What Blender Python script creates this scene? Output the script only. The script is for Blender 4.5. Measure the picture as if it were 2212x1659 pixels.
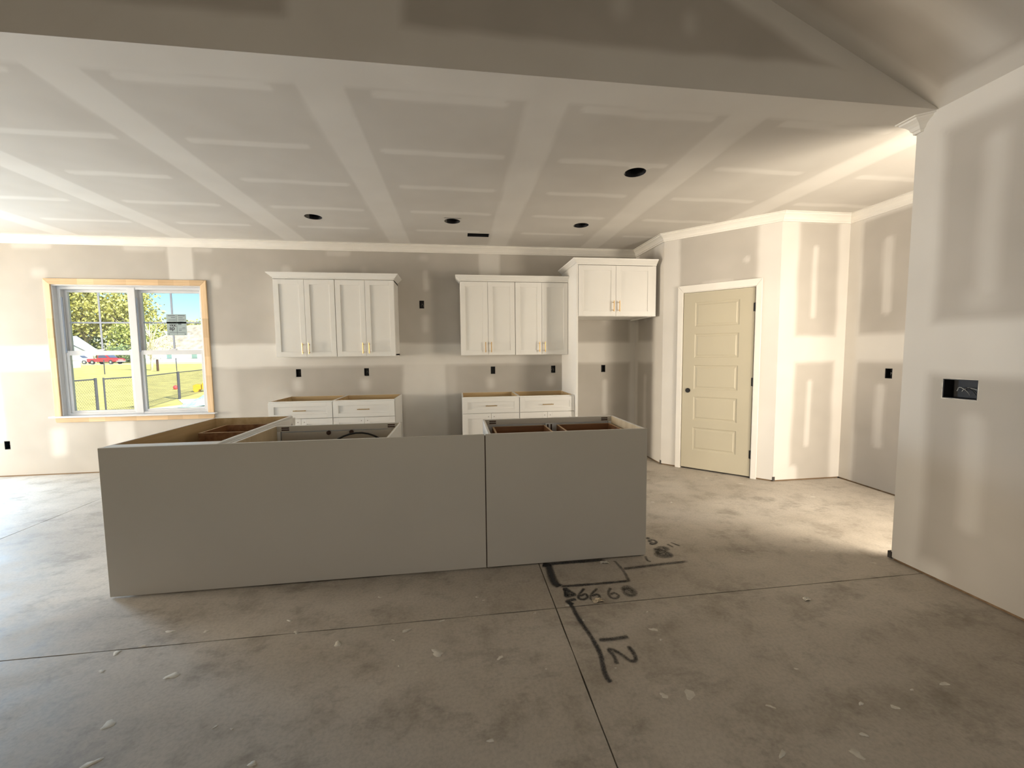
import bpy, bmesh, math, random
import numpy as np
from mathutils import Vector, Matrix

# ------------------------------------------------------------------ camera, world, sun, daylight, exposure
scene = bpy.context.scene
COL = scene.collection
for o in list(bpy.data.objects):
    bpy.data.objects.remove(o)

F_PX, W_PX = 867.512, 2212.0
CAM = Vector((2.123, -5.3837, 1.3765))
YAW, PITCH, ROLL = 0.13198, -0.07311, -0.01017
cd = bpy.data.cameras.new('camera')
cd.sensor_width = 36.0
cd.lens = F_PX * 36.0 / W_PX
cd.clip_start, cd.clip_end = 0.05, 600
cam = bpy.data.objects.new('camera', cd)
COL.objects.link(cam)
fw = Vector((math.sin(YAW) * math.cos(PITCH), math.cos(YAW) * math.cos(PITCH), math.sin(PITCH)))
r0 = Vector((math.cos(YAW), -math.sin(YAW), 0))
u0 = r0.cross(fw)
rr = math.cos(ROLL) * r0 + math.sin(ROLL) * u0
uu = -math.sin(ROLL) * r0 + math.cos(ROLL) * u0
cam.matrix_world = Matrix(((rr.x, uu.x, -fw.x, CAM.x), (rr.y, uu.y, -fw.y, CAM.y),
                           (rr.z, uu.z, -fw.z, CAM.z), (0, 0, 0, 1)))
scene.camera = cam

world = bpy.data.worlds.new('sky')
scene.world = world
world.use_nodes = True
wn = world.node_tree
bg = wn.nodes['Background']
sky = wn.nodes.new('ShaderNodeTexSky')
sky.sky_type = 'NISHITA'
sky.sun_disc = False
sky.sun_elevation = math.radians(38)
sky.sun_rotation = math.radians(140)
sky.dust_density = 0.4
sky.ozone_density = 1.6
hs = wn.nodes.new('ShaderNodeHueSaturation')
hs.inputs['Saturation'].default_value = 1.25
wn.links.new(sky.outputs[0], hs.inputs['Color'])
wn.links.new(hs.outputs[0], bg.inputs[0])
bg.inputs[1].default_value = 0.075

sd = bpy.data.lights.new('sun', 'SUN')
sd.energy = 4.6
sd.angle = math.radians(0.6)
sd.color = (1.0, 0.94, 0.82)
sun = bpy.data.objects.new('sun', sd)
COL.objects.link(sun)
sun.rotation_euler = Vector((-0.62, 0.50, -0.60)).to_track_quat('-Z', 'Y').to_euler()


def area_light(name, loc, direction, sx, sy, watts, color):
    d = bpy.data.lights.new(name, 'AREA')
    d.shape = 'RECTANGLE'
    d.size, d.size_y = sx, sy
    d.energy = watts
    d.color = color
    o = bpy.data.objects.new(name, d)
    COL.objects.link(o)
    o.location = loc
    o.rotation_euler = Vector(direction).to_track_quat('-Z', 'Z').to_euler()
    return o


# daylight standing in the house's other window and door openings
# (cool skylight falls in and down, warm light off the sunlit ground comes in and up)
area_light('skylight_patio_door', (-4.40, 0.13, 1.15), (0.35, -1, -0.55), 1.75, 1.8, 190, (0.48, 0.73, 1.0))
area_light('skylight_dining_window', (-8.06, -2.30, 1.45), (1, 0.05, -0.25), 1.6, 1.4, 70, (1.0, 0.95, 0.88))
area_light('ground_light_dining_window', (-8.06, -2.30, 0.95), (1, 0.05, 0.40), 1.6, 1.4, 270, (1.0, 0.83, 0.62))
area_light('skylight_hall_window', (6.27, -4.00, 1.50), (-1, 0.70, -0.35), 1.05, 1.45, 48, (1.0, 0.90, 0.77))
area_light('ground_light_hall_window', (6.27, -4.00, 1.10), (-1, 0.85, 0.10), 1.05, 0.9, 26, (1.0, 0.84, 0.62))
area_light('daylight_front_door', (5.63, -7.95, 1.25), (0, 1, 0.0), 0.95, 1.9, 100, (1.0, 0.87, 0.71))
area_light('daylight_rear_window', (1.9, -9.45, 1.5), (0, 1, -0.8), 3.4, 1.5, 28, (1.0, 0.88, 0.70))

scene.view_settings.view_transform = 'Standard'
scene.view_settings.look = 'None'
scene.view_settings.gamma = 1.0
scene.view_settings.exposure = 1.08
scene.view_settings.use_curve_mapping = False
try:
    scene.cycles.use_adaptive_sampling = True
    scene.cycles.adaptive_threshold = 0.02
    scene.cycles.max_bounces = 7
    scene.cycles.diffuse_bounces = 5
    scene.cycles.glossy_bounces = 2
    scene.cycles.transmission_bounces = 2
    scene.cycles.transparent_max_bounces = 8
except Exception:
    pass

random.seed(7)
RNG = np.random.default_rng(11)
H = 2.784            # flat ceiling height
YG = -3.276          # gable wall / edge of the flat ceiling
SLOPE = 0.44         # vault pitch
XR = 4.935           # living room's right wall face


# ------------------------------------------------------------------ materials
def new_mat(name):
    m = bpy.data.materials.new(name)
    m.use_nodes = True
    nt = m.node_tree
    b = nt.nodes['Principled BSDF']
    return m, nt, b


def coord(nt, kind='Object', scale=(1, 1, 1)):
    tc = nt.nodes.new('ShaderNodeTexCoord')
    mp = nt.nodes.new('ShaderNodeMapping')
    mp.inputs['Scale'].default_value = scale
    nt.links.new(tc.outputs[kind], mp.inputs['Vector'])
    return mp.outputs['Vector']


def noise(nt, vec, scale, detail=4, rough=0.55):
    n = nt.nodes.new('ShaderNodeTexNoise')
    n.inputs['Scale'].default_value = scale
    n.inputs['Detail'].default_value = detail
    n.inputs['Roughness'].default_value = rough
    nt.links.new(vec, n.inputs['Vector'])
    return n.outputs['Fac']


def ramp(nt, fac, stops):
    r = nt.nodes.new('ShaderNodeValToRGB')
    el = r.color_ramp.elements
    while len(el) < len(stops):
        el.new(0.5)
    for e, (p, c) in zip(el, stops):
        e.position = p
        e.color = (*c, 1) if len(c) == 3 else c
    nt.links.new(fac, r.inputs['Fac'])
    return r.outputs['Color']


def mix(nt, fac, a, b, mode='MIX'):
    m = nt.nodes.new('ShaderNodeMix')
    m.data_type = 'RGBA'
    m.blend_type = mode
    for s, v in ((0, fac), (6, a), (7, b)):
        if isinstance(v, (int, float)):
            m.inputs[s].default_value = v
        elif isinstance(v, tuple):
            m.inputs[s].default_value = (*v, 1)
        else:
            nt.links.new(v, m.inputs[s])
    return m.outputs[2]


def bump(nt, b, height, strength, dist=0.002):
    bp = nt.nodes.new('ShaderNodeBump')
    bp.inputs['Strength'].default_value = strength
    bp.inputs['Distance'].default_value = dist
    nt.links.new(height, bp.inputs['Height'])
    nt.links.new(bp.outputs['Normal'], b.inputs['Normal'])


def simple(name, col, rough=0.5, metal=0.0, var=0.06, scale=6.0, bmp=0.0):
    m, nt, b = new_mat(name)
    v = coord(nt)
    n = noise(nt, v, scale, 2)
    lo = tuple(c * (1 - var) for c in col)
    hi = tuple(min(1, c * (1 + var)) for c in col)
    nt.links.new(ramp(nt, n, [(0.3, lo), (0.7, hi)]), b.inputs['Base Color'])
    b.inputs['Roughness'].default_value = rough
    b.inputs['Metallic'].default_value = metal
    if bmp:
        bump(nt, b, noise(nt, v, scale * 12), bmp)
    return m


def wood(name, c0, c1, axis='x', scale=3.0, rough=0.55, joint=0.0):
    m, nt, b = new_mat(name)
    s = {'x': (0.6, 9, 9), 'y': (9, 0.6, 9), 'z': (9, 9, 0.6)}[axis]
    v = coord(nt, 'Object', s)
    n = noise(nt, v, scale, 3, 0.6)
    col = ramp(nt, n, [(0.3, c0), (0.72, c1)])
    if joint:
        ax = {'x': (1, 0, 0), 'y': (0, 1, 0), 'z': (0, 0, 1)}[axis]
        v2 = coord(nt, 'Object', tuple(a / joint for a in ax))
        w = nt.nodes.new('ShaderNodeTexWhiteNoise')
        w.noise_dimensions = '3D'
        fl = nt.nodes.new('ShaderNodeVectorMath')
        fl.operation = 'FLOOR'
        nt.links.new(v2, fl.inputs[0])
        nt.links.new(fl.outputs[0], w.inputs['Vector'])
        col = mix(nt, 0.55, col, ramp(nt, w.outputs['Value'], [(0.1, (0.62, 0.50, 0.38)), (0.9, (1.15, 1.05, 0.95))]), 'MULTIPLY')
    nt.links.new(col, b.inputs['Base Color'])
    b.inputs['Roughness'].default_value = rough
    return m


def drywall():
    m, nt, b = new_mat('drywall_paper_and_joint_compound')
    at = nt.nodes.new('ShaderNodeAttribute')
    at.attribute_name = 'mud'
    n1 = noise(nt, coord(nt), 2.2, 2)
    paper = ramp(nt, n1, [(0.3, (0.435, 0.408, 0.368)), (0.7, (0.485, 0.456, 0.415))])
    mud = ramp(nt, n1, [(0.3, (0.645, 0.620, 0.580)), (0.7, (0.69, 0.668, 0.628))])
    df = nt.nodes.new('ShaderNodeBsdfDiffuse')
    nt.links.new(mix(nt, at.outputs['Fac'], paper, mud), df.inputs['Color'])
    nt.links.new(df.outputs[0], nt.nodes['Material Output'].inputs['Surface'])
    nt.nodes.remove(b)
    return m


def concrete():
    m, nt, b = new_mat('trowelled_concrete')
    v = coord(nt)
    big = noise(nt, coord(nt, 'Object', (0.5, 1.3, 1)), 0.9, 3, 0.6)
    mid = noise(nt, v, 5.0, 4, 0.68)
    fine = noise(nt, v, 70, 2, 0.6)
    c = ramp(nt, big, [(0.30, (0.370, 0.325, 0.268)), (0.50, (0.47, 0.424, 0.362)), (0.70, (0.54, 0.495, 0.435))])
    c = mix(nt, 0.75, c, ramp(nt, mid, [(0.30, (0.62, 0.60, 0.57)), (0.48, (0.96, 0.96, 0.96)), (0.7, (1.10, 1.10, 1.10))]), 'MULTIPLY')
    c = mix(nt, 0.40, c, ramp(nt, fine, [(0.3, (0.70, 0.70, 0.70)), (0.6, (1.06, 1.06, 1.06))]), 'MULTIPLY')
    # scattered darker scuffs
    vo = noise(nt, coord(nt, 'Object', (1.0, 1.6, 1)), 2.3, 6, 0.74)
    c = mix(nt, ramp(nt, vo, [(0.54, (0, 0, 0)), (0.72, (0.75, 0.75, 0.75))]), c, (0.20, 0.172, 0.14))
    nt.links.new(c, b.inputs['Base Color'])
    nt.links.new(ramp(nt, mid, [(0.3, (0.50, 0.50, 0.50)), (0.7, (0.70, 0.70, 0.70))]), b.inputs['Roughness'])
    b.inputs['Specular IOR Level'].default_value = 0.28
    return m


def glass_mat():
    m, nt, b = new_mat('window_glass')
    out = nt.nodes['Material Output']
    tr = nt.nodes.new('ShaderNodeBsdfTransparent')
    tr.inputs[0].default_value = (0.95, 0.985, 0.98, 1)
    gl = nt.nodes.new('ShaderNodeBsdfGlossy')
    gl.inputs['Roughness'].default_value = 0.02
    fr = nt.nodes.new('ShaderNodeFresnel')
    fr.inputs['IOR'].default_value = 1.25
    ms = nt.nodes.new('ShaderNodeMixShader')
    nt.links.new(fr.outputs[0], ms.inputs[0])
    nt.links.new(tr.outputs[0], ms.inputs[1])
    nt.links.new(gl.outputs[0], ms.inputs[2])
    nt.links.new(ms.outputs[0], out.inputs['Surface'])
    return m


def spray_mat():
    m, nt, b = new_mat('black_spray_paint')
    out = nt.nodes['Material Output']
    at = nt.nodes.new('ShaderNodeAttribute')
    at.attribute_name = 'cover'
    v = coord(nt)
    n = noise(nt, v, 140, 3, 0.7)
    n2 = noise(nt, v, 14, 3, 0.6)
    ad = nt.nodes.new('ShaderNodeMath')
    ad.operation = 'MULTIPLY_ADD'
    nt.links.new(n, ad.inputs[0])
    ad.inputs[1].default_value = 0.9
    nt.links.new(at.outputs['Fac'], ad.inputs[2])
    ad2 = nt.nodes.new('ShaderNodeMath')
    ad2.operation = 'MULTIPLY_ADD'
    nt.links.new(n2, ad2.inputs[0])
    ad2.inputs[1].default_value = 0.7
    nt.links.new(ad.outputs[0], ad2.inputs[2])
    fac = ramp(nt, ad2.outputs[0], [(0.0, (0, 0, 0)), (1.0, (1, 1, 1))])
    mr = nt.nodes.new('ShaderNodeMapRange')
    mr.inputs['From Min'].default_value = 1.02
    mr.inputs['From Max'].default_value = 1.75
    mr.inputs['To Max'].default_value = 0.90
    nt.links.new(ad2.outputs[0], mr.inputs['Value'])
    nt.nodes.remove(fac.node)
    b.inputs['Base Color'].default_value = (0.022, 0.022, 0.026, 1)
    b.inputs['Roughness'].default_value = 0.55
    tr = nt.nodes.new('ShaderNodeBsdfTransparent')
    ms = nt.nodes.new('ShaderNodeMixShader')
    nt.links.new(mr.outputs[0], ms.inputs[0])
    nt.links.new(tr.outputs[0], ms.inputs[1])
    nt.links.new(b.outputs[0], ms.inputs[2])
    nt.links.new(ms.outputs[0], out.inputs['Surface'])
    return m


def leaf_mat(name, c0, c1):
    m, nt, b = new_mat(name)
    at = nt.nodes.new('ShaderNodeAttribute')
    at.attribute_name = 'tone'
    nt.links.new(ramp(nt, at.outputs['Fac'], [(0.0, c0), (1.0, c1)]), b.inputs['Base Color'])
    b.inputs['Roughness'].default_value = 0.7
    return m


M = {}
M['drywall'] = drywall()
M['concrete'] = concrete()
M['white'] = simple('white_cabinet_paint', (0.80, 0.79, 0.76), 0.38, 0, 0.02, 2)
M['panel'] = simple('unpainted_island_back_panel', (0.52, 0.48, 0.415), 0.42, 0, 0.03, 1.2)
M['trimw'] = simple('primed_white_trim', (0.74, 0.715, 0.665), 0.55, 0, 0.03, 4)
M['vinyl'] = simple('white_vinyl_window', (0.60, 0.61, 0.63), 0.4, 0, 0.02, 4)
M['muntin'] = simple('grey_grille_bar', (0.33, 0.37, 0.46), 0.5, 0, 0.03, 4)
M['doorc'] = simple('cream_door_primer', (0.455, 0.415, 0.315), 0.45, 0, 0.03, 1.5)
M['black'] = simple('black_metal', (0.012, 0.012, 0.013), 0.45, 0.2, 0.1, 20)
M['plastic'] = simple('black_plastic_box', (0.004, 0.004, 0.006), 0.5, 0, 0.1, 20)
M['wire'] = simple('white_wire', (0.55, 0.55, 0.52), 0.5, 0, 0.05, 20)
M['cable'] = simple('black_cable', (0.012, 0.012, 0.014), 0.45, 0, 0.05, 20)
M['tin'] = simple('galvanised_can', (0.45, 0.44, 0.42), 0.4, 0.7, 0.12, 20)
M['brass'] = simple('brushed_brass', (0.62, 0.40, 0.15), 0.32, 0.9, 0.05, 40)
M['bronze'] = simple('aged_brass', (0.42, 0.29, 0.13), 0.42, 0.75, 0.05, 40)
M['ply'] = wood('birch_plywood', (0.46, 0.31, 0.14), (0.62, 0.45, 0.24), 'x', 2.0)
M['plyp'] = wood('pale_plywood', (0.55, 0.44, 0.28), (0.66, 0.55, 0.38), 'z', 2.0)
M['drawer'] = wood('brown_drawer_wood', (0.17, 0.070, 0.026), (0.33, 0.155, 0.062), 'x', 2.5)
M['drawere'] = wood('drawer_top_edge', (0.45, 0.30, 0.16), (0.58, 0.41, 0.24), 'x', 3.0)
M['pine_h'] = wood('finger_jointed_pine', (0.60, 0.43, 0.25), (0.80, 0.63, 0.42), 'x', 3.0, 0.6, 0.17)
M['pine_v'] = wood('finger_jointed_pine_upright', (0.60, 0.43, 0.25), (0.80, 0.63, 0.42), 'z', 3.0, 0.6, 0.23)
M['plate'] = wood('sole_plate_lumber', (0.14, 0.085, 0.04), (0.26, 0.17, 0.09), 'x', 3.0)
M['dark'] = simple('dark_slab_joint', (0.05, 0.045, 0.04), 0.9, 0, 0.2, 8)
M['slot'] = simple('dark_wood_pocket', (0.06, 0.028, 0.018), 0.8, 0, 0.2, 20)
M['mudspl'] = simple('dried_joint_compound', (0.62, 0.59, 0.52), 0.8, 0, 0.12, 30)
M['scrap'] = simple('brown_paper_scrap', (0.50, 0.42, 0.30), 0.8, 0, 0.2, 40)
M['paper'] = simple('sticker_paper', (0.30, 0.37, 0.38), 0.6, 0, 0.05, 8)
M['ink'] = simple('black_ink', (0.02, 0.02, 0.03), 0.6, 0, 0.02, 8)
M['inkg'] = simple('grey_ink', (0.09, 0.12, 0.14), 0.6, 0, 0.02, 8)
M['glass'] = glass_mat()
M['spray'] = spray_mat()
M['grass'] = simple('dry_lawn', (0.64, 0.55, 0.17), 0.9, 0, 0.25, 1.4, 0.3)
M['sand'] = simple('pale_sand', (0.72, 0.66, 0.52), 0.9, 0, 0.08, 3)
M['gravel'] = simple('grey_driveway', (0.55, 0.53, 0.48), 0.9, 0, 0.1, 1)
M['fence'] = simple('black_vinyl_fence', (0.055, 0.055, 0.075), 0.5, 0, 0.1, 5)
M['leafy'] = leaf_mat('yellow_green_leaves', (0.17, 0.17, 0.04), (0.74, 0.70, 0.22))
M['leafg'] = leaf_mat('fresh_green_leaves', (0.12, 0.16, 0.035), (0.60, 0.62, 0.18))
M['leafd'] = leaf_mat('blue_green_leaves', (0.07, 0.12, 0.06), (0.30, 0.38, 0.16))
M['bark'] = simple('pale_bark', (0.46, 0.40, 0.31), 0.9, 0, 0.2, 4)
M['birch'] = simple('bleached_bark', (0.74, 0.68, 0.60), 0.9, 0, 0.15, 4)
M['siding'] = simple('white_siding', (0.78, 0.78, 0.77), 0.7, 0, 0.03, 0.6)
M['roofg'] = simple('grey_shingles', (0.42, 0.44, 0.50), 0.9, 0, 0.1, 1.2)
M['roofp'] = simple('pale_weathered_shingles', (0.44, 0.38, 0.32), 0.9, 0, 0.3, 0.9)
M['winb'] = simple('far_window_glass', (0.22, 0.34, 0.34), 0.2, 0, 0.1, 1)
M['carred'] = simple('red_car_paint', (0.55, 0.035, 0.045), 0.3, 0.0, 0.05, 1)
M['carwhite'] = simple('white_car_paint', (0.80, 0.80, 0.80), 0.3, 0, 0.02, 1)
M['carglass'] = simple('car_window_glass', (0.08, 0.11, 0.20), 0.1, 0, 0.05, 1)
M['tyre'] = simple('tyre_rubber', (0.03, 0.03, 0.03), 0.8, 0, 0.05, 5)
M['chrome'] = simple('silver_wheel', (0.6, 0.6, 0.6), 0.3, 0.6, 0.05, 5)
M['yellow'] = simple('yellow_plastic', (0.85, 0.55, 0.01), 0.4, 0, 0.04, 5)
M['redp'] = simple('red_plastic', (0.75, 0.07, 0.08), 0.4, 0, 0.04, 5)
M['tarp'] = simple('pale_blue_plastic_sheet', (0.46, 0.72, 0.74), 0.35, 0, 0.30, 2.2)


# ------------------------------------------------------------------ mesh helpers
class MB:
    def __init__(s):
        s.v, s.f, s.smooth = [], [], False
        s.attr = {}

    def box(s, x0, x1, y0, y1, z0, z1):
        x0, x1 = min(x0, x1), max(x0, x1)
        y0, y1 = min(y0, y1), max(y0, y1)
        z0, z1 = min(z0, z1), max(z0, z1)
        n = len(s.v)
        s.v += [(x0, y0, z0), (x1, y0, z0), (x1, y1, z0), (x0, y1, z0), (x0, y0, z1), (x1, y0, z1), (x1, y1, z1), (x0, y1, z1)]
        s.f += [tuple(n + i for i in q) for q in ((3, 2, 1, 0), (4, 5, 6, 7), (0, 1, 5, 4), (1, 2, 6, 5), (2, 3, 7, 6), (3, 0, 4, 7))]
        return s

    def prism(s, pts, a, b, axis='x'):
        """polygon pts (2-D) extruded from a to b along axis"""
        n = len(s.v)
        k = len(pts)
        mk = {'x': lambda p, t: (t, p[0], p[1]), 'y': lambda p, t: (p[0], t, p[1]), 'z': lambda p, t: (p[0], p[1], t)}[axis]
        s.v += [mk(p, a) for p in pts] + [mk(p, b) for p in pts]
        s.f += [tuple(n + i for i in reversed(range(k))), tuple(n + k + i for i in range(k))]
        s.f += [(n + i, n + (i + 1) % k, n + k + (i + 1) % k, n + k + i) for i in range(k)]
        return s

    def tube(s, pts, rad, seg=8, cap=True):
        pts = [Vector(p) for p in pts]
        rads = rad if isinstance(rad, (list, tuple)) else [rad] * len(pts)
        base = len(s.v)
        for i, p in enumerate(pts):
            d = (pts[min(i + 1, len(pts) - 1)] - pts[max(i - 1, 0)]).normalized()
            a = d.orthogonal().normalized() if i == 0 else (prev - prev.dot(d) * d).normalized()
            prev = a
            b = d.cross(a)
            for j in range(seg):
                t = 2 * math.pi * j / seg
                s.v.append(tuple(p + rads[i] * (math.cos(t) * a + math.sin(t) * b)))
        for i in range(len(pts) - 1):
            for j in range(seg):
                s.f.append((base + i * seg + j, base + i * seg + (j + 1) % seg, base + (i + 1) * seg + (j + 1) % seg, base + (i + 1) * seg + j))
        if cap:
            s.f.append(tuple(base + j for j in reversed(range(seg))))
            s.f.append(tuple(base + (len(pts) - 1) * seg + j for j in range(seg)))
        return s

    def build(s, name, m, parent=None, bevel=0.0, smooth=False, loc=None):
        me = bpy.data.meshes.new(name)
        v = s.v
        if loc is not None:
            v = [(a - loc[0], b - loc[1], c - loc[2]) for a, b, c in v]
        me.from_pydata(v, [], s.f)
        for k, vals in s.attr.items():
            a = me.attributes.new(k, 'FLOAT', 'POINT')
            a.data.foreach_set('value', vals)
        me.materials.append(M[m] if isinstance(m, str) else m)
        if smooth or s.smooth:
            me.polygons.foreach_set('use_smooth', [True] * len(me.polygons))
        me.update()
        o = bpy.data.objects.new(name, me)
        COL.objects.link(o)
        if parent is not None:
            o.parent = parent
        if loc is not None:
            o.location = loc
        if bevel:
            b = o.modifiers.new('bevel', 'BEVEL')
            b.width = bevel
            b.segments = 2
            b.limit_method = 'ANGLE'
        return o


def tag(o, label, cat, group=None):
    o['label'] = label
    o['category'] = cat
    if group:
        o['group'] = group
    return o


def thing(name, label, cat, loc=(0, 0, 0), rz=0.0, group=None):
    o = bpy.data.objects.new(name, None)
    o.empty_display_size = 0.1
    COL.objects.link(o)
    o.location = loc
    o.rotation_euler = (0, 0, rz)
    return tag(o, label, cat, group)


def structure(o, label=None):
    o['kind'] = 'structure'
    if label:
        o['label'] = label
    return o


def struct_empty(name, loc=(0, 0, 0), rz=0.0, label=None):
    o = bpy.data.objects.new(name, None)
    o.empty_display_size = 0.1
    COL.objects.link(o)
    o.location = loc
    o.rotation_euler = (0, 0, rz)
    return structure(o, label)


# ------------------------------------------------------------------ drywall sheets with taped joints
def wob(u, v, seed, f=3.0):
    r = np.random.default_rng(seed)
    out = np.zeros_like(u)
    for k in range(7):
        a = r.uniform(0, 2 * math.pi)
        fr = f * (1.45 ** k)
        out += np.sin((u * math.cos(a) + v * math.sin(a)) * fr + r.uniform(0, 6.28)) / (1.3 ** k)
    return out / 3.0


def mud_mask(u, v, rects, seed=1, amp=0.012):
    """union of soft rounded rectangles (u0,u1,v0,v1,softness,strength)"""
    n1 = wob(u, v, seed, 5.0) * amp
    n2 = wob(u, v, seed + 50, 5.0) * amp
    out = np.zeros_like(u)
    uu_, vv_ = u + n1, v + n2
    for (a, b, c, d, soft, st) in rects:
        rad = min(0.05, abs(b - a) / 2, abs(d - c) / 2)
        du = np.abs(uu_ - (a + b) / 2) - ((b - a) / 2 - rad)
        dv = np.abs(vv_ - (c + d) / 2) - ((d - c) / 2 - rad)
        sd_ = np.hypot(np.maximum(du, 0), np.maximum(dv, 0)) + np.minimum(np.maximum(du, dv), 0) - rad
        t = np.clip(0.5 - sd_ / (2 * soft), 0, 1)
        out = np.maximum(out, st * t * t * (3 - 2 * t))
    return out


def lines(a, b, res, extra):
    n = max(2, int(round((b - a) / res)) + 1)
    L = list(np.linspace(a, b, n))
    for e in extra:
        if a < e < b:
            L = [x for x in L if abs(x - e) > res * 0.35 or x in (L[0], L[-1])] + [e]
    return np.array(sorted(set(L)))


def sheet(name, origin, U, V, N, u0, u1, v0, v1, rects=(), holes=(), through=(), round_holes=(), res=0.022,
          thick=0.11, seed=1, amp=0.012, base=0.0, maskfn=None, clip=None, label=None):
    """one plasterboard face: grid of U,V with a mud attribute, plus back and rim"""
    O, U, V, N = Vector(origin), Vector(U), Vector(V), Vector(N)
    allh = list(holes) + list(through) + [(c - 0.1, c + 0.1, d - 0.1, d + 0.1) for c, d, r in round_holes]
    us = lines(u0, u1, res, [e for h in allh for e in h[:2]])
    vs = lines(v0, v1, res, [e for h in allh for e in h[2:4]])
    gu, gv = np.meshgrid(us, vs, indexing='ij')
    mudv = maskfn(gu, gv) if maskfn else np.clip(mud_mask(gu, gv, rects, seed, amp) + base, 0, 1)
    nu, nv = len(us), len(vs)
    P = (np.array(O)[None, None] + gu[..., None] * np.array(U) + gv[..., None] * np.array(V)).reshape(-1, 3)
    mb = MB()
    mb.v = [tuple(p) for p in P]
    att = list(mudv.reshape(-1))
    flip = U.cross(V).dot(N) < 0
    cu, cv = (us[:-1] + us[1:]) / 2, (vs[:-1] + vs[1:]) / 2
    keep = np.ones((nu - 1, nv - 1), bool)
    for h in allh:
        keep &= ~(((cu > h[0]) & (cu < h[1]))[:, None] & ((cv > h[2]) & (cv < h[3]))[None])
    if clip:
        keep &= clip(cu[:, None] + 0 * cv[None], cv[None] + 0 * cu[:, None])
    for i, j in np.argwhere(keep):
        q = (i * nv + j, (i + 1) * nv + j, (i + 1) * nv + j + 1, i * nv + j + 1)
        mb.f.append(tuple(int(x) for x in (q[::-1] if flip else q)))
    # round cut-outs: square border vertices joined to a circle
    for (c, d, r) in round_holes:
        iu = [i for i in range(nu) if c - 0.1 - 1e-6 <= us[i] <= c + 0.1 + 1e-6]
        iv = [j for j in range(nv) if d - 0.1 - 1e-6 <= vs[j] <= d + 0.1 + 1e-6]
        ring = [(i, iv[0]) for i in iu] + [(iu[-1], j) for j in iv[1:]] + [(i, iv[-1]) for i in iu[-2::-1]] + [(iu[0], j) for j in iv[-2:0:-1]]
        idx, inner = [], []
        for (i, j) in ring:
            idx.append(i * nv + j)
            a = math.atan2(vs[j] - d, us[i] - c)
            uu2, vv2 = c + r * math.cos(a), d + r * math.sin(a)
            inner.append(len(mb.v))
            mb.v.append(tuple(O + U * uu2 + V * vv2))
            att.append(att[i * nv + j])
        k = len(ring)
        for t in range(k):
            q = (idx[t], idx[(t + 1) % k], inner[(t + 1) % k], inner[t])
            mb.f.append(q[::-1] if flip else q)
    # back face and rim
    if thick:
        bu = sorted({u0, u1, *[e for h in through for e in h[:2] if u0 < e < u1]})
        bv = sorted({v0, v1, *[e for h in through for e in h[2:4] if v0 < e < v1]})
        B = O - N * thick
        if not clip:
            for i in range(len(bu) - 1):
                for j in range(len(bv) - 1):
                    a, b = (bu[i] + bu[i + 1]) / 2, (bv[j] + bv[j + 1]) / 2
                    if any(h[0] < a < h[1] and h[2] < b < h[3] for h in through):
                        continue
                    n = len(mb.v)
                    for (x, y) in ((bu[i], bv[j]), (bu[i], bv[j + 1]), (bu[i + 1], bv[j + 1]), (bu[i + 1], bv[j])):
                        mb.v.append(tuple(B + U * x + V * y))
                        att.append(1.0)
                    q = (n, n + 1, n + 2, n + 3)
                    mb.f.append(q[::-1] if flip else q)
            def strip(a, b):
                n = len(mb.v)
                pa, pb = O + U * a[0] + V * a[1], O + U * b[0] + V * b[1]
                for p in (pa, pb, pb - N * thick, pa - N * thick):
                    mb.v.append(tuple(p))
                    att.append(1.0)
                mb.f.append((n, n + 1, n + 2, n + 3))
            strip((u0, v0), (u1, v0)); strip((u1, v0), (u1, v1)); strip((u1, v1), (u0, v1)); strip((u0, v1), (u0, v0))
            for h in through:
                a, b, c, d = max(h[0], u0), min(h[1], u1), max(h[2], v0), min(h[3], v1)
                strip((a, c), (b, c)); strip((b, c), (b, d)); strip((b, d), (a, d)); strip((a, d), (a, c))
    mb.attr['mud'] = att
    o = mb.build(name, 'drywall')
    return structure(o, label)


ZV = (0, 0, 1)
ZG = 0.016            # drywall stops above the slab
OW, OH = 0.030, 0.050  # half size of a single electrical box opening
outs_back = [(0.119, 1.172), (0.947, 1.175), (2.582, 1.168), (3.410, 1.174), (4.123, 1.170), (1.666, 2.036), (-3.134, 0.376)]
oh = lambda c, hw=OW, hh=OH: (c[0] - hw, c[0] + hw, c[1] - hh, c[1] + hh)
WIN = (-2.536, -0.947, 0.702, 2.242)

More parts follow.
